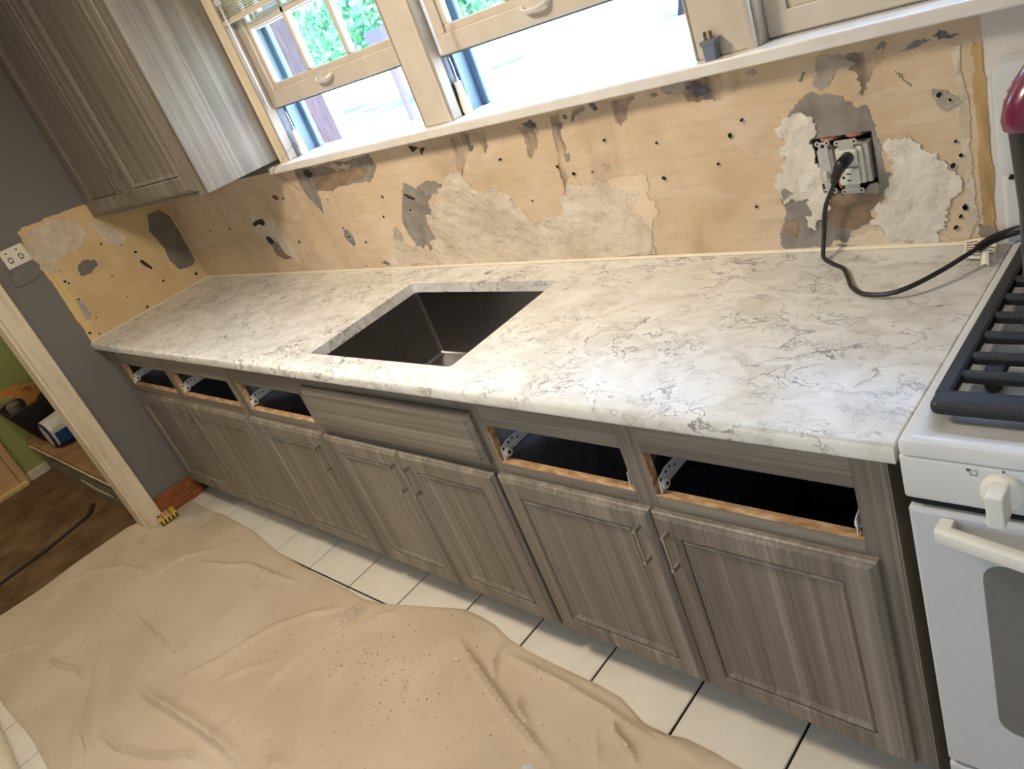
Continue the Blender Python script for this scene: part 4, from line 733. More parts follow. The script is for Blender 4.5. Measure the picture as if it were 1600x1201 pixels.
sk = m.build('sink_bowl', M['sink'], None, base=(2.13, -0.34, 0.632), smooth=True); sk.name = 'kitchen_sink'
tag(sk, 'dark stainless rectangular undermount sink bowl set under the countertop cutout', 'sink')
m = MB(); m.lathe((2.13, -0.25, 0.6252), [(0.045, 0), (0.043, 0.003), (0.034, 0.003), (0.030, -0.0005)], 24); m.build('drain_ring', M['steel'], sk)

# ---------------------------------------------------------------- upper cabinet
uc = thing('wall_cabinet', 'tall grey-brown wall cabinet with two doors left of the windows', 'cabinet', (0.6, -0.16, 1.387))
m = MB(); m.box(0.003, 1.204, -0.310, -0.003, 1.387, 1.405); m.box(0.003, 0.021, -0.310, -0.003, 1.405, 2.40); m.box(1.186, 1.2045, -0.310, -0.003, 1.405, 2.40); m.box(0.021, 1.186, -0.310, -0.003, 2.382, 2.40); m.box(0.021, 1.186, -0.012, -0.003, 1.405, 2.382)
m.build('carcass', M['grain_z'], uc)
for a, b in ((0.003, 0.115), (0.57, 0.62), (1.14, 1.206)): MB().box(a, b, -0.330, -0.3104, 1.387, 2.40, 0.001).build('stile', M['grain_z'], uc)
for a, b in ((0.115, 0.57), (0.62, 1.14)):
    for za, zb in ((1.387, 1.43), (2.34, 2.40)): MB().box(a, b, -0.3296, -0.3104, za, zb, 0.001).build('rail', M['grain_x'], uc)
cab_door(uc, 0.098, 0.592, 1.404, 2.37, -0.3304, 0.555, 1.515, 0.062)
cab_door(uc, 0.598, 1.152, 1.404, 2.37, -0.3304, 0.634, 1.515, 0.062)

# ---------------------------------------------------------------- range
RX0, RX1, RYF, RT = 3.526, 4.286, -0.660, 0.936
rg = thing('kitchen_range', 'white gas range at the right end of the countertop', 'range', (3.9, -0.33, 0))
m = MB(); m.box(RX0 + 0.004, RX1 - 0.004, -0.630, -0.030, 0.02, 0.905, 0.004)
for x in (3.56, 4.25):
    for y in (-0.60, -0.08): m.lathe((x, y, 0.0005), [(0.02, 0), (0.02, 0.02)], 10)
m.build('body', M['enamel'], rg, smooth=False)
# cooktop with raised rim and sunken well
m = MB(); bm = m.bm
def cring(i, z, r): return [bm.verts.new((x, y, z)) for x, y in rounded(RX0 + i, RX1 - i, RYF + i, -0.012 - i, r, 4)]
R = [cring(0.0, 0.912, 0.010), cring(0.0, RT - 0.008, 0.010), cring(0.003, RT - 0.002, 0.010), cring(0.009, RT, 0.010), cring(0.026, RT, 0.012), cring(0.040, RT - 0.010, 0.02), cring(0.050, RT - 0.014, 0.02)]
n = len(R[0])
for r0, r1 in zip(R, R[1:]):
    for k in range(n): bm.faces.new((r0[k], r0[(k + 1) % n], r1[(k + 1) % n], r1[k]))
bm.faces.new(R[0][::-1]); bm.faces.new(R[-1]); ct = m.build('cooktop', M['enamel'], rg, smooth=True)
for bx in (3.725, 4.09):
    for by in (-0.47, -0.20):
        m = MB(); m.lathe((bx, by, RT - 0.013), [(0.055, 0), (0.050, 0.006), (0.034, 0.006), (0.034, 0.014), (0.030, 0.018), (0.001, 0.019)], 20); m.build('burner', M['black'], ct)
def grate(x0, x1, label=None):
    g = None; m = MB(); zt = 0.962; zb = 0.944
    m.box(x0, x1, -0.600, -0.560, zb - 0.006, zt, 0.010, 3)
    m.box(x0, x0 + 0.024, -0.575, -0.075, zb, zt, 0.006, 2); m.box(x1 - 0.024, x1, -0.575, -0.075, zb, zt, 0.006, 2); m.box(x0, x1, -0.090, -0.060, zb, zt, 0.006, 2)
    g = m.build('grate', M['iron'], rg)
    for y in (-0.516, -0.466, -0.407, -0.347, -0.289, -0.229, -0.175, -0.125):
        MB().box(x0 + 0.020, x1 - 0.020, y - 0.0085, y + 0.0085, zb, zt - 0.001, 0.005, 2).build('grate_bar', M['iron'], g)
    for x in (x0 + 0.055, x1 - 0.055):
        for y in (-0.49, -0.15):
            m = MB(); m.box(x - 0.014, x + 0.014, y - 0.030, y + 0.030, zb - 0.004, zb + 0.006, 0.004); m.lathe((x, y - 0.012, RT - 0.0135), [(0.008, 0), (0.011, 0.004), (0.012, 0.014), (0.012, 0.024)], 12); m.build('grate_foot', M['iron'], g)
grate(3.552, 3.900); grate(3.912, 4.260)
# control panel, knobs
m = MB(); m.box(RX0, RX1, -0.6605, -0.628, 0.8335, 0.9105, 0.006, 3); cp = m.build('control_panel', M['enamel'], rg, smooth=True)
MB().box(RX0 + 0.006, RX1 - 0.006, -0.650, -0.626, 0.8185, 0.8330).build('vent_gap', M['hole'], rg)
for i, kx in enumerate((3.655, 3.775, 3.906, 4.035, 4.155)):
    m = MB(); m.lathe((kx, -0.661, 0.8755), [(0.027, 0), (0.0275, -0.004), (0.0255, -0.012), (0.022, -0.015), (0.001, -0.0155)], 28, 'y'); kn = m.build('knob', M['bisque'], cp)
    m = MB(); out = [(-0.0115, 0.024), (0.0115, 0.024), (0.0115, -0.026), (-0.0115, -0.026)]
    def kf(a, b, t, kx=kx): return (kx + a * (1 - 8 * (0.030 - t) * 0.35), -0.6765 - 0.028 + t - 0.003, 0.8755 + b)
    m.box(kx - 0.0105, kx + 0.0105, -0.7080, -0.672, 0.8755 - 0.0270, 0.8755 + 0.0245, 0.0025, 2); m.build('knob_grip', M['bisque'], kn)
    m = MB(); m.lathe((kx + 0.001, -0.6612, 0.9065), [(0.0018, 0), (0.0018, -0.0006)], 8, 'y'); m.build('off_mark', M['ink'], cp)
m = MB(); m.box(3.612, 3.6165, -0.6612, -0.6604, 0.8995, 0.9035); m.build('burner_dot', M['ink'], cp)
m = MB(); q = [(3.6165, 0.8935), (3.6245, 0.8935), (3.6245, 0.9020), (3.6165, 0.9020), (3.6165, 0.8935)]
m.tube([(a, -0.6608, b) for a, b in q], 0.00045, 4); m.build('burner_mark', M['ink'], cp, smooth=False)
# oven door
m = MB(); bm = m.bm
m.box(RX0 + 0.002, RX1 - 0.002, -0.6610, -0.632, 0.232, 0.8165, 0.006, 2)
od = m.build('oven_door', M['enamel_door'], rg)
def wring(bm, i, y): return [bm.verts.new((x, y, z)) for x, z in rounded(3.618 + i, 4.194 - i, 0.368 + i, 0.736 - i, 0.030 - i * 0.5, 5)]
m = MB(); bm = m.bm; R = [wring(bm, 0.0, -0.6610), wring(bm, 0.0, -0.6622), wring(bm, 0.003, -0.6628)]; n = len(R[0])
for r0, r1 in zip(R, R[1:]):
    for k in range(n): bm.faces.new((r0[k], r0[(k + 1) % n], r1[(k + 1) % n], r1[k]))
bm.faces.new(R[0][::-1]); bm.faces.new(R[-1]); m.build('oven_window', M['oven_glass'], od)
m = MB()
def hp(u, v):
    x = 3.572 + (4.24 - 3.572) * u; s = math.sin(PI * u); a = 2 * PI * v
    yc = -0.682 - 0.042 * s; zc = 0.797 - 0.004 * s
    return (x, yc + 0.010 * math.copysign(abs(math.cos(a)) ** 0.45, math.cos(a)), zc + 0.0125 * math.copysign(abs(math.sin(a)) ** 0.45, math.sin(a)))
m.grid(hp, 24, 16); m.box(3.572, 3.592, -0.688, -0.6612, 0.7845, 0.8095, 0.002); m.box(4.22, 4.24, -0.688, -0.6612, 0.7845, 0.8095, 0.002)
m.build('oven_handle', M['bisque'], od, smooth=True)
MB().box(RX0 + 0.002, RX1 - 0.002, -0.6605, -0.632, 0.045, 0.222, 0.006, 2).build('storage_drawer', M['enamel_door'], rg)
# backguard
m = MB(); bm = m.bm
def bring(y, i): return [bm.verts.new((x, y, z)) for x, z in rounded(RX0 - 0.018 + i, RX1 - 0.0 - i, 1.062 + i * 0.3, 1.259 - i, 0.022, 5)]
R = [bring(-0.002, 0), bring(-0.034, 0), bring(-0.041, 0.003), bring(-0.044, 0.010)]; n = len(R[0])
for r0, r1 in zip(R, R[1:]):
    for k in range(n): bm.faces.new((r0[k], r0[(k + 1) % n], r1[(k + 1) % n], r1[k]))
bm.faces.new(R[0][::-1]); bm.faces.new(R[-1]); m.build('backguard', M['enamel'], rg, smooth=True)
MB().box(RX0 - 0.012, RX1, -0.040, -0.003, 0.930, 1.0595, 0.008, 3).build('back_riser', M['enamel'], rg)
MB().box(RX0 + 0.002, RX1 - 0.02, -0.036, -0.005, 1.0590, 1.0625).build('seam_gap', M['hole'], rg)
m = MB(); m.box(3.527, 3.537, -0.0446, -0.036, 1.0555, 1.0600); m.build('trim_clip', M['hole'], rg)

# ---------------------------------------------------------------- coffee maker standing on the grate
cm = thing('coffee_maker', 'dark plastic coffee maker with ribbed maroon lid standing at the back of the range', 'coffee maker', (3.66, -0.22, 0.9625))
def loft(levels, nseg=6):
    m = MB(); bm = m.bm; R = []
    for z, x0, x1, y0, y1, r in levels: R.append([bm.verts.new((x, y, z)) for x, y in rounded(x0, x1, y0, y1, r, nseg)])
    n = len(R[0])
    for r0, r1 in zip(R, R[1:]):
        for k in range(n): bm.faces.new((r0[k], r0[(k + 1) % n], r1[(k + 1) % n], r1[k]))
    bm.faces.new(R[0][::-1]); bm.faces.new(R[-1]); m.smooth = True; return m
loft([(0.9625, 3.596, 3.80, -0.300, -0.085, 0.03), (0.99, 3.596, 3.80, -0.300, -0.085, 0.03), (1.10, 3.596, 3.80, -0.300, -0.085, 0.03), (1.232, 3.588, 3.80, -0.300, -0.085, 0.03)]).build('water_tank', M['smoke'], cm)
loft([(1.226, 3.583, 3.804, -0.305, -0.08, 0.032), (1.240, 3.581, 3.806, -0.307, -0.078, 0.034), (1.262, 3.585, 3.804, -0.303, -0.082, 0.034), (1.288, 3.596, 3.796, -0.292, -0.092, 0.034), (1.308, 3.610, 3.786, -0.278, -0.105, 0.034), (1.324, 3.632, 3.77, -0.258, -0.122, 0.034), (1.334, 3.66, 3.74, -0.23, -0.15, 0.03)]).build('lid', M['maroon'], cm)
for k in range(5):
    z = 1.252 + k * 0.011; m = MB(); m.tube([(3.5835 + 0.0035 * k * k * 0.36, -0.27 + 0.004 * k, z), (3.5835 + 0.0035 * k * k * 0.36, -0.11 - 0.004 * k, z)], 0.0009, 6); m.build('lid_rib', M['maroon'], cm)
MB().box(3.62, 3.79, -0.40, -0.295, 0.963, 0.985, 0.006).build('drip_tray', M['black'], cm)

# ---------------------------------------------------------------- outlet, switch, cord
sw = thing('wall_switch', 'bare grey toggle switch hanging loose in the wall hole left of the outlet', 'switch', (3.196, -0.008, 1.105))
m = MB(); m.box(3.181, 3.212, -0.010, 0.030, 1.068, 1.142, 0.003); m.build('switch_body', M['galv'], sw)
m = MB(); m.box(3.187, 3.207, -0.0125, -0.010, 1.052, 1.158, 0.001)
for z in (1.054, 1.156):
    for x in (3.187, 3.207): m.lathe((x, -0.0129, z), [(0.0055, 0), (0.0055, 0.0020)], 12, 'y')
st_ = m.build('mounting_yoke', M['galv'], sw, smooth=False)
m = MB()
for z in (1.054, 1.156):
    for x in (3.187, 3.207): m.lathe((x, -0.0130, z), [(0.0022, 0), (0.0022, -0.0004)], 10, 'y')
m.lathe((3.197, -0.0127, 1.150), [(0.004, 0), (0.004, -0.0004)], 10, 'y'); m.build('screw_hole', M['hole'], st_)
m = MB(); m.box(3.193, 3.201, -0.0235, -0.012, 1.080, 1.098, 0.002, rot=Matrix.Rotation(0.35, 3, 'X')); m.build('toggle', M['outlet'], sw)
ol = thing('wall_outlet', 'white double electrical outlet sticking out of the hole in the plaster', 'outlet', (3.245, -0.01, 1.105))
MB().box(3.222, 3.275, -0.018, 0.030, 1.066, 1.142, 0.002).build('outlet_body', M['outlet'], ol)
MB().box(3.2752, 3.285, -0.012, 0.025, 1.066, 1.145, 0.001).build('metal_ear', M['galv'], ol)
m = MB(); m.box(3.232, 3.262, -0.0205, -0.018, 1.050, 1.158, 0.001)
for z in (1.053, 1.155):
    for x in (3.230, 3.264): m.lathe((x, -0.0213, z), [(0.0058, 0), (0.0058, 0.0020)], 12, 'y')
    m.box(3.231, 3.263, -0.0209, -0.0185, z - 0.0048, z + 0.0048)
yo = m.build('mounting_yoke', M['galv'], ol, smooth=False)
m = MB()
for z in (1.053, 1.155):
    for x in (3.230, 3.264): m.lathe((x, -0.0214, z), [(0.0022, 0), (0.0022, -0.0004)], 10, 'y')
m.build('screw_hole', M['hole'], yo)
for zc in (1.0855, 1.1235):
    f = MB().box(3.228, 3.268, -0.0290, -0.0206, zc - 0.0168, zc + 0.0168, 0.003, 2).build('receptacle', M['outlet'], ol)
    m = MB(); m.box(3.2375 + 0.0055, 3.2375 + 0.0145, -0.0296, -0.0285, zc + 0.0058, zc + 0.0080); m.box(3.2375 + 0.0055, 3.2375 + 0.0130, -0.0296, -0.0285, zc - 0.0080, zc - 0.0058)
    m.lathe((3.2362, -0.0290, zc), [(0.0028, 0), (0.0028, -0.0006)], 10, 'y'); m.build('slot', M['hole'], f)
# electrical box inside the wall
eb = thing('junction_box', 'dark metal junction box sunk in the wall behind outlet and switch', 'box', (3.231, 0.03, 1.105))
m = MB(); x0, x1, z0, z1 = BOX; g = 0.0012
m.box(x0 + g, x1 - g, 0.060, 0.062, z0 + g, z1 - g); m.box(x0 + g, x0 + 0.003, 0.001, 0.060, z0 + g, z1 - g); m.box(x1 - 0.003, x1 - g, 0.001, 0.060, z0 + g, z1 - g)
m.box(x0 + 0.003, x1 - 0.003, 0.001, 0.060, z0 + g, z0 + 0.003); m.box(x0 + 0.003, x1 - 0.003, 0.001, 0.060, z1 - 0.003, z1 - g); m.build('box_shell', M['cavity'], eb)
for pts in ([(3.178, 0.03, 1.158), (3.195, -0.002, 1.160), (3.214, -0.006, 1.1605), (3.222, 0.02, 1.158)], [(3.225, 0.03, 1.16), (3.25, -0.003, 1.1615), (3.268, 0.0, 1.161), (3.275, 0.03, 1.158)], [(3.213, 0.035, 1.05), (3.2165, 0.0, 1.056), (3.2175, 0.0, 1.075), (3.2165, 0.03, 1.09)]):
    m = MB(); m.tube(smoothline(pts, 5), 0.0038, 7); m.build('wire', M['copper'], eb)
cd = thing('power_cord', 'black power cord looping from the wall outlet across the countertop to the range', 'cord', (3.30, -0.15, 0.915))
path = [(3.2405, -0.052, 1.115), (3.2335, -0.055, 1.100), (3.220, -0.046, 1.076), (3.203, -0.034, 1.052), (3.190, -0.030, 1.028), (3.181, -0.028, 0.998), (3.176, -0.030, 0.965), (3.172, -0.036, 0.938), (3.180, -0.058, 0.924), (3.208, -0.080, 0.9195), (3.237, -0.101, 0.9192), (3.262, -0.142, 0.9192), (3.284, -0.180, 0.9192), (3.318, -0.212, 0.921), (3.366, -0.224, 0.927), (3.402, -0.210, 0.934), (3.440, -0.162, 0.940), (3.474, -0.098, 0.9445), (3.500, -0.062, 0.950), (3.535, -0.048, 0.958), (3.575, -0.060, 0.968), (3.60, -0.083, 0.985)]
m = MB(); m.tube(smoothline(path, 6), 0.0046, 8); m.build('cable', M['black_rubber'], cd)
m = MB(); m.tube(smoothline([(3.2505, -0.0296, 1.1265), (3.2505, -0.046, 1.1255), (3.2470, -0.054, 1.122), (3.2405, -0.0545, 1.113), (3.231, -0.0535, 1.097), (3.224, -0.050, 1.084)], 4), [0.0125] * 5 + [0.0128] * 4 + [0.0120] * 4 + [0.0098] * 4 + [0.0072] * 3 + [0.0056], 10); m.build('plug', M['black'], cd)
m = MB(); m.tube(smoothline([(3.482, -0.086, 0.9460), (3.500, -0.062, 0.9515), (3.535, -0.048, 0.9595), (3.575, -0.060, 0.9705), (3.605, -0.086, 0.988)], 5), 0.0088, 10); m.build('strain_sleeve', M['black'], cd)
# paper warning tag
tg = thing('paper_tag', 'white paper tag with lines of small print at the back corner by the range', 'tag', (3.47, -0.03, 0.915))
def tp(u, v):
    x = 3.438 + 0.058 * u + 0.012 * v; y = -0.012 - 0.060 * v - 0.016 * u
    return (x, y, 0.9190 + 0.020 * (1 - v) * (0.4 + u * 0.6) * (1 - 0.5 * v) + 0.002 * math.sin(3 * u))
m = MB(); m.grid(tp, 8, 8); m.build('tag_sheet', M['paper'], tg)
for k in range(6):
    m = MB(); v = 0.15 + 0.13 * k; L_ = (0.35, 0.75, 0.9, 0.8, 0.85, 0.6)[k]; P = [Vector(tp(0.08 + (L_) * t / 6, v)) + Vector((0, -0.0004, 0.0009)) for t in range(7)]
    m.tube(P, 0.0011, 4); m.build('print_line', M['ink'], tg)
def tp2(u, v): return (3.481 + 0.014 * u + 0.008 * v, -0.070 - 0.036 * v - 0.002 * u, 0.948 - 0.028 * v + 0.004 * math.sin(PI * u))
m = MB(); m.grid(tp2, 5, 5); m.build('tag_curl', M['paper'], tg)

# ---------------------------------------------------------------- small things on the sill
ad = thing('plug_adapter', 'small blue-grey plug adapter standing prongs up on the window sill', 'adapter', (3.018, -0.036, 1.3702))
m = loft([(1.3702, 3.003, 3.031, -0.046, -0.026, 0.004), (1.398, 3.003, 3.033, -0.047, -0.025, 0.004), (1.403, 3.000, 3.037, -0.049, -0.023, 0.004), (1.409, 3.000, 3.037, -0.049, -0.023, 0.004)], 3); m.smooth = False; m.build('adapter_body', M['bluegrey'], ad)
for x in (3.011, 3.024):
    m = MB(); m.prism([(-0.0035, 0), (0.0035, 0), (0.0035, 0.014), (0.002, 0.017), (-0.002, 0.017), (-0.0035, 0.014)], lambda a, b, t, x=x: (x + a, -0.0365 + t, 1.409 + b), 0.0015); pr = m.build('prong', M['brass'], ad)
    m = MB(); m.lathe((x, -0.0367, 1.4205), [(0.0014, 0), (0.0014, -0.0003)], 8, 'y'); m.build('prong_hole', M['hole'], pr)
def scraper(x, y, label, dx, flip):
    t = thing('scraper', label, 'scraper', (x, y, 1.3703))
    m = MB(); m.tube([(x, y, 1.3703), (x + dx * 0.1, y, 1.382), (x + dx * 0.25, y, 1.405), (x + dx * 0.45, y, 1.432), (x + dx * 0.6, y, 1.452), (x + dx * 0.66, y, 1.459), (x + dx * 0.67, y, 1.460)], [0.0125, 0.0145, 0.0138, 0.0110, 0.0105, 0.0115, 0.006], 14); m.build('handle', M['handle_cream'], t)
    m = MB(); m.tube([(x + dx * 0.67, y, 1.4595), (x + dx * 0.74, y, 1.470)], 0.0062, 10); m.build('ferrule', M['steel'], t)
    m = MB(); m.prism([(-0.004, 0), (0.004, 0), (0.0055, 0.03), (0.003, 0.055), (-0.004 * flip, 0.066), (-0.006, 0.045)], lambda a, b, q: (x + dx * (0.74 + 0.25 * b / 0.066) + a, y - 0.001 + q, 1.470 + b), 0.002); m.build('blade', M['steel'], t)
scraper(1.293, 0.038, 'cream-handled scraper standing upright in the sash channel of the left window', 0.0, 1)
scraper(2.192, 0.038, 'cream-handled scraper standing upright beside the mullion at the middle window', 0.0, 1)
m = MB(); m.tube(smoothline([(1.296, 0.020, 1.412), (1.312, 0.012, 1.405), (1.318, 0.008, 1.413), (1.300, 0.006, 1.416), (1.270, -0.03, 1.392), (1.248, -0.052, 1.374), (1.215, -0.0605, 1.366), (1.19, -0.0602, 1.345), (1.178, -0.030, 1.325), (1.168, -0.012, 1.305), (1.19, -0.008, 1.282), (1.215, -0.007, 1.258), (1.235, -0.008, 1.256)], 5), 0.0009, 5)
tag(m.build('loose_string', M['string'], base=(1.25, -0.02, 1.37)), 'thin grey string hanging over the left end of the window sill', 'string')

# ---------------------------------------------------------------- left wall plates
pl = thing('outlet_plate', 'cream two-gang outlet plate turned sideways on the grey left wall', 'outlet', (0.0, -0.70, 1.38))
MB().box(0.0005, 0.008, -0.752, -0.652, 1.342, 1.424, 0.003, 2).build('face_plate', M['outlet'], pl)
for yc in (-0.726, -0.681):
    f = MB().box(0.008, 0.0105, yc - 0.016, yc + 0.016, 1.350, 1.416, 0.0008).build('receptacle', M['outlet'], pl)
    m = MB()
    m.lathe((0.0105, yc - 0.004, 1.407), [(0.0036, 0), (0.0036, 0.0005)], 10, 'x')
    m.box(0.0103, 0.0110, yc - 0.010, yc - 0.0065, 1.371, 1.388); m.box(0.0103, 0.0110, yc + 0.004, yc + 0.0075, 1.369, 1.384); m.box(0.0103, 0.0110, yc - 0.007, yc + 0.005, 1.384, 1.3875); m.box(0.0103, 0.0110, yc - 0.010, yc + 0.007, 1.363, 1.368)
    m.build('slot', M['hole'], f)
cv = thing('painted_cover', 'raised angular cover painted charcoal grey under the cream outlet plate', 'cover', (0.0, -0.70, 1.30))
m = MB(); m.prism([(-0.757, 1.341), (-0.652, 1.341), (-0.640, 1.312), (-0.664, 1.268), (-0.762, 1.266), (-0.773, 1.276)], lambda a, b, t: (0.010 - t, a, b), 0.0095); m.build('cover_plate', M['grey_wall'], cv)
m = MB(); m.lathe((0.010, -0.752, 1.325), [(0.003, 0), (0.003, 0.0004)], 8, 'x'); m.build('screw_hole', M['hole'], cv)

# ---------------------------------------------------------------- drop cloth
def interp(tab, t, a=0, b=1):
    if t <= tab[0][a]: return tab[0][b]
    for p, q in zip(tab, tab[1:]):
        if t <= q[a]: return p[b] + (q[b] - p[b]) * (t - p[a]) / (q[a] - p[a] + 1e-9)
    return tab[-1][b]
EB = [p for p in CLOTH_EDGE if p[0] > 0.02] + [(3.35, -0.735)]
EL = sorted([(y, x) for x, y in CLOTH_EDGE3])
SEG = []
for h, w, pts in RIDGES:
    n = len(pts)
    for i in range(n - 1):
        SEG.append((h, w, pts[i], pts[i + 1], 0.25 if i == 0 else 1.0, 0.25 if i == n - 2 else 1.0))
CELL = {}
for s in SEG:
    (x0, y0), (x1, y1) = s[2], s[3]; r = s[1] * 2.6
    for ix in range(int((min(x0, x1) - r) / 0.1) - 1, int((max(x0, x1) + r) / 0.1) + 2):
        for iy in range(int((min(y0, y1) - r) / 0.1) - 1, int((max(y0, y1) + r) / 0.1) + 2): CELL.setdefault((ix, iy), []).append(s)
def cloth_z(x, y):
    z = 0.0055 + 0.0025 * (mnoise.noise((x * 4, y * 4, 1.0)) + 0.6 * mnoise.noise((x * 11, y * 11, 5.0))) + 0.007 * max(0.0, 1 - 5.0 * abs(mnoise.noise((x * 2.6 + 0.5 * mnoise.noise((x * 3, y * 3, 2)), y * 3.4, 9.0)))) * max(0.0, mnoise.noise((x * 2, y * 2, 4)) + 0.15)
    best = 0.0
    for h, w, p, q, ha, hb in CELL.get((int(x / 0.1) if x >= 0 else int(x / 0.1) - 1, int(y / 0.1) - 1), []):
        dx, dy = q[0] - p[0], q[1] - p[1]; L2 = dx * dx + dy * dy + 1e-9
        t = max(0, min(1, ((x - p[0]) * dx + (y - p[1]) * dy) / L2)); d = math.hypot(x - p[0] - t * dx, y - p[1] - t * dy)
        side = ((x - p[0]) * dy - (y - p[1]) * dx)
        ww = w * (0.28 if side > 0 else 0.75)
        best = max(best, 1.45 * h * (ha + (hb - ha) * t) * math.exp(-(d / ww) ** 2) )
    return z + best
def cl(u, v):
    # u: along x, v: from the near edge (0) to the cabinet-side edge (1)
    xr = 3.35; yb0 = -1.756
    x = -0.05 + (xr + 0.05) * u
    y1 = interp(EB, x) if x > 0.06 else -0.905 + 0.232 * max(0.0, min(1.0, (x - 0.028) / 0.032))
    y0 = yb0 + 0.006 * math.sin(x * 9)
    y = y0 + (y1 - y0) * v
    k = max(0.0, 1 - (x + 0.05) / 0.45)
    x = x + (interp(EL, y) + 0.05) * k * (1.0 if u < 1e-9 else 1.0)
    e = min(v, 1 - v) * (y1 - y0); e = min(e, (u + 1e-6) * xr)
    z = cloth_z(x, y); z = 0.0012 + (z - 0.0012) * min(1, e / 0.012) if e < 0.012 else z
    if x < 0.0: z = max(z, 0.0065 if e > 0.004 else 0.006)
    return (x, y, z)
m = MB(); m.grid(cl, 420, 150)
dcl = tag(m.build('drop_cloth', M['cloth'], base=(1.6, -1.25, 0.0)), 'wrinkled beige canvas drop cloth spread over the tile floor', 'cloth')
# debris on the cloth: uncountable crumbs, and the few pieces one can pick out
m = MB(); rnd = random.Random(5)
for k in range(300):
    if rnd.random() < 0.6: cx, cy = rnd.gauss(2.05, 0.18), rnd.gauss(-0.93, 0.09)
    else: cx, cy = rnd.uniform(1.3, 2.9), rnd.uniform(-1.5, -0.8)
    if cy > interp(EB, cx) - 0.02 or cy < -1.72: continue
    r = rnd.uniform(0.0005, 0.0019); z = cloth_z(cx, cy)
    m.box(cx - r * rnd.uniform(.6, 2.2), cx + r, cy - r, cy + r * rnd.uniform(.6, 1.6), z - 0.0003, z + r * 0.7, rot=Matrix.Rotation(rnd.uniform(0, 3), 3, 'Z'))
cr = m.build('crumbs', M['brownp'], dcl); cr['kind'] = 'stuff'
# scraps lying on the cloth
for (px, py, lab, mat, r, n) in ((2.655, -0.975, 'clear angular plastic scrap lying on the drop cloth', 'acrylic', 0.024, 5), (2.205, -0.800, 'small white plaster flake on the cloth near the sink cabinet doors', 'whitep', 0.011, 4)):
    m = MB(); rnd = random.Random(int(px * 100)); P = [(px + r * rnd.uniform(.8, 1.2) * math.cos(2 * PI * k / n + .4), py + r * rnd.uniform(.5, 1.0) * math.sin(2 * PI * k / n + .4)) for k in range(n)]
    zt = max(cloth_z(a, b) for a, b in P) + 0.0008
    m.prism(P, lambda a, b, t: (a, b, zt + 0.004 - t), 0.004); tag(m.build('scrap', M[mat], base=(px, py, zt)), lab, 'scrap')
# clear film over the far end of the cloth
def film(u, v):
    x = 0.02 + 0.36 * u; y = -0.790 + 0.118 * v - 0.02 * u
    return (x, y, cloth_z(x, y) + 0.008 + 0.005 * mnoise.noise((x * 18, y * 18, 3)) + 0.004 * math.sin(30 * x + 20 * y))
m = MB(); m.grid(film, 40, 24)
tag(m.build('plastic_sheet', M['film'], base=(0.2, -0.73, 0.01)), 'crumpled clear plastic sheet at the far end of the drop cloth', 'sheet')
# yellow packet
yp = thing('yellow_packet', 'small yellow and black striped packet on the cloth at the foot of the door casing', 'packet', (0.0, -0.80, 0.012))
Rz = Matrix.Rotation(-0.16, 3, 'Z'); ab = (0.005, -0.803, 0.02)
m = MB(); m.box(-0.09, 0.10, -0.850, -0.757, 0.012, 0.040, 0.006, 2, Rz, ab); m.build('wrapper', M['yellow'], yp)
MB().box(-0.085, 0.098, -0.822, -0.787, 0.0402, 0.0412, 0, 1, Rz, ab).build('label_print', M['pinkprint'], yp)
for y in (-0.824, -0.785): MB().box(-0.088, 0.098, y - 0.002, y + 0.002, 0.0402, 0.0414, 0, 1, Rz, ab).build('black_line', M['dark_print'], yp)
m = MB(); m.box(0.0, 0.05, -0.842, -0.832, 0.0402, 0.0412, 0, 1, Rz, ab); m.build('black_mark', M['dark_print'], yp)
for k in range(5): MB().box(0.1002, 0.1012, -0.846 + 0.019 * k, -0.837 + 0.019 * k, 0.014, 0.037, 0, 1, Rz, ab).build('end_stripe', M['dark_print'], yp)
m = MB(); rnd = random.Random(9)
for k in range(7):
    x = -0.066 + 0.022 * k; m.tube(smoothline([(x, -0.815, 0.0416), (x + 0.008, -0.807, 0.0418), (x + 0.002, -0.800, 0.0418), (x + 0.012, -0.793, 0.0416)], 3), 0.0012, 4)
m.build('print_squiggle', M['red_wood'], yp)
# canvas roll cut by the lower left corner of the frame
m = MB(); m.tube(smoothline([(0.15, -1.800, 0.036), (0.45, -1.818, 0.036), (0.70, -1.832, 0.036), (0.92, -1.842, 0.036), (1.15, -1.865, 0.036), (1.40, -1.91, 0.036)], 6), 0.034, 16)
tag(m.build('canvas_roll', M['beige_vinyl'], base=(0.8, -1.83, 0.0)), 'beige rolled edge lying on the tiles at the lower left corner of the photo', 'roll')

# ---------------------------------------------------------------- things on the hall step
bag = thing('tool_bag', 'open black tool bag standing on the carpeted step against the green wall', 'bag', (-1.55, -0.70, 0.254))
m = MB(); bm = m.bm; R = []
for z, x0, x1, y0, y1 in ((0.254, -1.70, -1.44, -0.835, -0.55), (0.30, -1.71, -1.43, -0.855, -0.53), (0.42, -1.74, -1.41, -0.895, -0.50), (0.50, -1.76, -1.40, -0.92, -0.47), (0.508, -1.75, -1.41, -0.91, -0.48), (0.44, -1.72, -1.43, -0.88, -0.51)):
    R.append([bm.verts.new((x + 0.004 * math.sin(z * 60), y, z + 0.008 * math.sin(y * 22))) for x, y in rounded(x0, x1, y0, y1, 0.05, 5)])
n = len(R[0])
for r0, r1 in zip(R, R[1:]):
    for k in range(n): bm.faces.new((r0[k], r0[(k + 1) % n], r1[(k + 1) % n], r1[k]))
bm.faces.new(R[0][::-1]); bm.faces.new(R[-1]); m.build('bag_shell', M['bag_black'], bag, smooth=True)
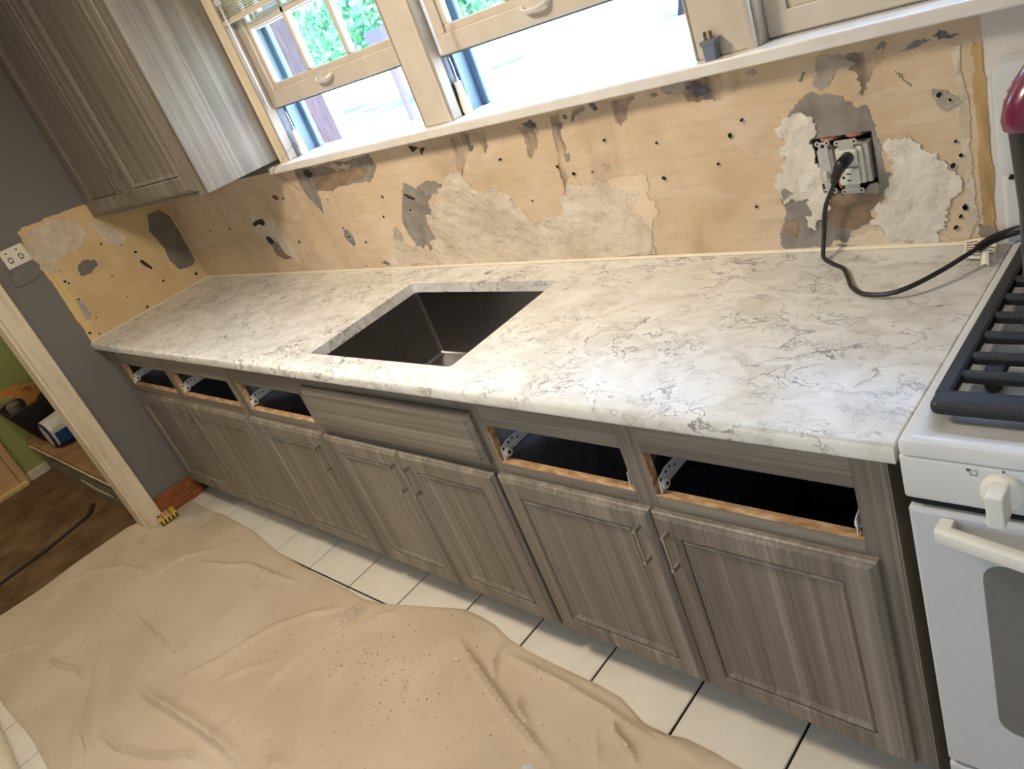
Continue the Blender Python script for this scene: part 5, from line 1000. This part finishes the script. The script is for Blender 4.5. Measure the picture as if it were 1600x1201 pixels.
m = MB(); m.tube(smoothline([(-1.58, -0.62, 0.50), (-1.58, -0.60, 0.57), (-1.58, -0.52, 0.60), (-1.58, -0.46, 0.57), (-1.58, -0.45, 0.50)], 5), 0.014, 8); m.build('bag_handle', M['bag_black'], bag)
sawh = thing('wooden_saw', 'orange-brown wooden saw handle with an oval grip hole sticking out of the black bag', 'saw', (-1.55, -0.72, 0.50))
out = [(-0.955, 0.640), (-0.90, 0.645), (-0.84, 0.632), (-0.78, 0.628), (-0.73, 0.600), (-0.69, 0.585), (-0.655, 0.570), (-0.62, 0.572), (-0.615, 0.54), (-0.66, 0.520), (-0.72, 0.500), (-0.765, 0.470), (-0.79, 0.480), (-0.785, 0.515), (-0.80, 0.545), (-0.84, 0.565), (-0.86, 0.590), (-0.91, 0.600), (-0.945, 0.615)]
m = MB(); m.prism(jitter(out, 0.004, 0.02, 3), lambda a, b, t: (-1.53 - t, a, b), 0.022); m.build('saw_grip', M['orange_wood'], sawh)
m = MB(); m.tube(smoothline([(-1.5285, -0.775, 0.575), (-1.5285, -0.745, 0.585), (-1.5285, -0.725, 0.570), (-1.5285, -0.735, 0.553)], 5), 0.006, 6, flat=0.3); m.build('grip_hole', M['dark_print'], sawh)
m = MB(); m.lathe((-1.50, -0.86, 0.505), [(0.035, -0.03), (0.040, -0.02), (0.040, 0.035), (0.030, 0.045), (0.02, 0.048)], 16)
tag(m.build('tape_roll', M['greybrown'], base=(-1.50, -0.86, 0.5)), 'grey-brown round canister resting at the rim of the black bag', 'canister')
pk = thing('paper_roll_pack', 'blue and white plastic-wrapped pack lying on the carpeted step before the black bag', 'pack', (-1.22, -0.77, 0.2505))
def shell(a0, a1, y0, y1, grow, nu, nv):
    m = MB()
    def f(u, v):
        a = a0 + (a1 - a0) * v; y = y0 + (y1 - y0) * u; c, s = math.cos(a), math.sin(a)
        k = grow * (0.80 + 0.20 * math.sin(PI * min(0.5, 0.12 + 2.2 * (y + 0.838))))
        x = -1.235 + 0.118 * k * math.copysign(abs(c) ** 0.6, c); z = 0.342 + 0.088 * k * math.copysign(abs(s) ** 0.6, s)
        w = 0.006 * mnoise.noise((x * 18, y * 18, z * 18)); return (x + w, y, max(0.2508, z + w))
    m.grid(f, nu, nv); return m
shell(0, 2 * PI, -0.838, -0.50, 1.0, 16, 32).build('white_wrap', M['wrap_white'], pk)
shell(-PI * 0.45, PI * 0.02, -0.825, -0.50, 1.035, 14, 12).build('blue_wrap', M['wrap_blue'], pk)
m = MB(); m.lathe((-1.235, -0.8375, 0.338), [(0.078, 0.0), (0.070, -0.010), (0.02, -0.013)], 24, 'y'); m.build('wrapped_end', M['wrap_white'], pk)
m = MB(); m.tube([(-1.235 + 0.084 * math.cos(2 * PI * k / 24), -0.842, 0.338 + 0.074 * math.sin(2 * PI * k / 24)) for k in range(25)], 0.009, 6, cap=False); m.build('printed_ring', M['navy_print'], pk)

# ---------------------------------------------------------------- unseen ceiling lamps, put in for the light level
LX, LY = 2.15, -1.15
lp = thing('unseen_ceiling_lamp', 'unseen round warm ceiling lamp in the middle of the kitchen ceiling', 'lamp', (LX, LY, ZC))
m = MB(); m.lathe((LX, LY, ZC), [(0.20, -0.0005), (0.21, -0.03), (0.205, -0.035)], 28); m.build('lamp_base', M['nickel'], lp)
m = MB(); m.lathe((LX, LY, ZC - 0.036), [(0.20, 0), (0.19, -0.03), (0.14, -0.06), (0.07, -0.075), (0.001, -0.078)], 28); m.build('lamp_shade', M['lamp_glow'], lp)
la = bpy.data.lights.new('lamp_bulb', 'AREA'); la.shape = 'DISK'; la.size = 0.40; la.energy = LAMP_POWER; la.color = LAMP_COLOR
lo = bpy.data.objects.new('lamp_bulb', la); COL.objects.link(lo); lo.parent = lp; lo.location = (0, 0, -0.125)

hl = thing('added_hall_lamp', 'small unseen lamp added to brighten the stair hall', 'lamp', (-0.9, -1.7, ZC))  # unseen lamp, added to lift the dim hall
m = MB(); m.lathe((-0.9, -1.7, ZC - 0.0005), [(0.13, 0), (0.14, -0.03), (0.10, -0.06), (0.001, -0.07)], 24); m.build('lamp_shade', M['lamp_glow'], hl)
la = bpy.data.lights.new('added_hall_light', 'AREA'); la.shape = 'DISK'; la.size = 0.25; la.energy = 15.0; la.color = LAMP_COLOR
lo = bpy.data.objects.new('added_hall_light', la); COL.objects.link(lo); lo.parent = hl; lo.location = (0, 0, -0.09)

# ---------------------------------------------------------------- outdoors
GZ = -0.75
struct(MB().box(-70, 40, -40, 90, GZ - 0.2, GZ).build('ground', M['drive']))
for i, (x0, x1, y0, y1) in enumerate(((-60, -11, 4.5, 9.5), (-60, -14, 12.5, 40), (-9, 3, 16, 40))):
    struct(MB().box(x0, x1, y0, y1, GZ, GZ + 0.03).build('lawn', M['grass']))  # lawn strips, darkened in place of tree shadows on the ground
def tree(x, y, h, r, seed, label, trunk_r=0.22, n=2600, zc=None):
    t = thing('tree', label, 'tree', (x, y, GZ + 0.0), 'trees outside the windows'); rnd = random.Random(seed)
    m = MB(); m.tube([(x, y, GZ), (x + 0.05, y, GZ + 0.5), (x + 0.02, y, GZ + h * 0.5), (x, y, GZ + h * 0.8)], [trunk_r * 1.5, trunk_r, trunk_r * 0.85, trunk_r * 0.5], 10); m.build('trunk', M['bark'], t)
    vs, fs = [], []; cz = zc if zc is not None else GZ + h * 0.62
    clumps = [(rnd.gauss(0, 0.45), rnd.gauss(0, 0.45), rnd.gauss(0, 0.42)) for _ in range(60)]
    for k in range(n):
        c = clumps[rnd.randrange(60)]; px = x + r * (c[0] + rnd.gauss(0, 0.13)); py = y + r * (c[1] + rnd.gauss(0, 0.13)); pz = max(GZ + 1.5, cz + h * 0.42 * (c[2] + rnd.gauss(0, 0.16)))
        s = rnd.uniform(0.10, 0.22); a = Vector((rnd.gauss(0, 1), rnd.gauss(0, 1), rnd.gauss(0, 1) - 0.8)).normalized(); b = a.orthogonal().normalized() * 0.55
        i = len(vs); p = Vector((px, py, pz)); vs += [tuple(p - a * s), tuple(p + b * s), tuple(p + a * s), tuple(p - b * s)]; fs.append((i, i + 1, i + 2, i + 3))
    me = bpy.data.meshes.new('foliage'); o0 = Vector((x, y, GZ)); me.from_pydata([tuple(Vector(v) - o0) for v in vs], [], fs); me.materials.append(M['leaf'])
    o = bpy.data.objects.new('foliage', me); COL.objects.link(o); o.parent = t; o['kind'] = 'stuff'
tree(-7.75, 6.0, 9.0, 2.6, 1, 'near tree trunk with a painted lilac haze tint, standing outside the left window', 0.25, 2200, 6.5)
TL = ('leafy green tree at the left of the left window view', 'leafy green tree in the middle of the left window view', 'leafy green tree at the right of the left window view', 'leafy green tree behind the middle window', 'leafy green tree at the far left beyond the near trunk', 'leafy green tree in the second row, left of the others', 'leafy green tree in the second row, behind the gap in the front row')
for i, (x, y, h, r) in enumerate(((-26, 16, 10, 3.3), (-17, 17, 10, 3.3), (-8, 18, 10, 3.3), (1, 19, 10, 3.3), (-38, 18, 10, 3.3), (-51, 38, 13, 5), (-33, 42, 13, 5))):
    tree(x, y, h, r, 20 + i, TL[i], 0.2, 9000, 3.6)
bx = thing('roadside_box', 'grey box on a post outside the left window', 'box', (-7.85, 8.0, GZ))
MB().box(-8.1, -7.6, 7.85, 8.15, 1.35, 1.70, 0.02).build('box_body', M['carpaint'], bx)
MB().box(-7.9, -7.8, 7.95, 8.05, GZ, 1.35).build('post', M['carpaint'], bx)
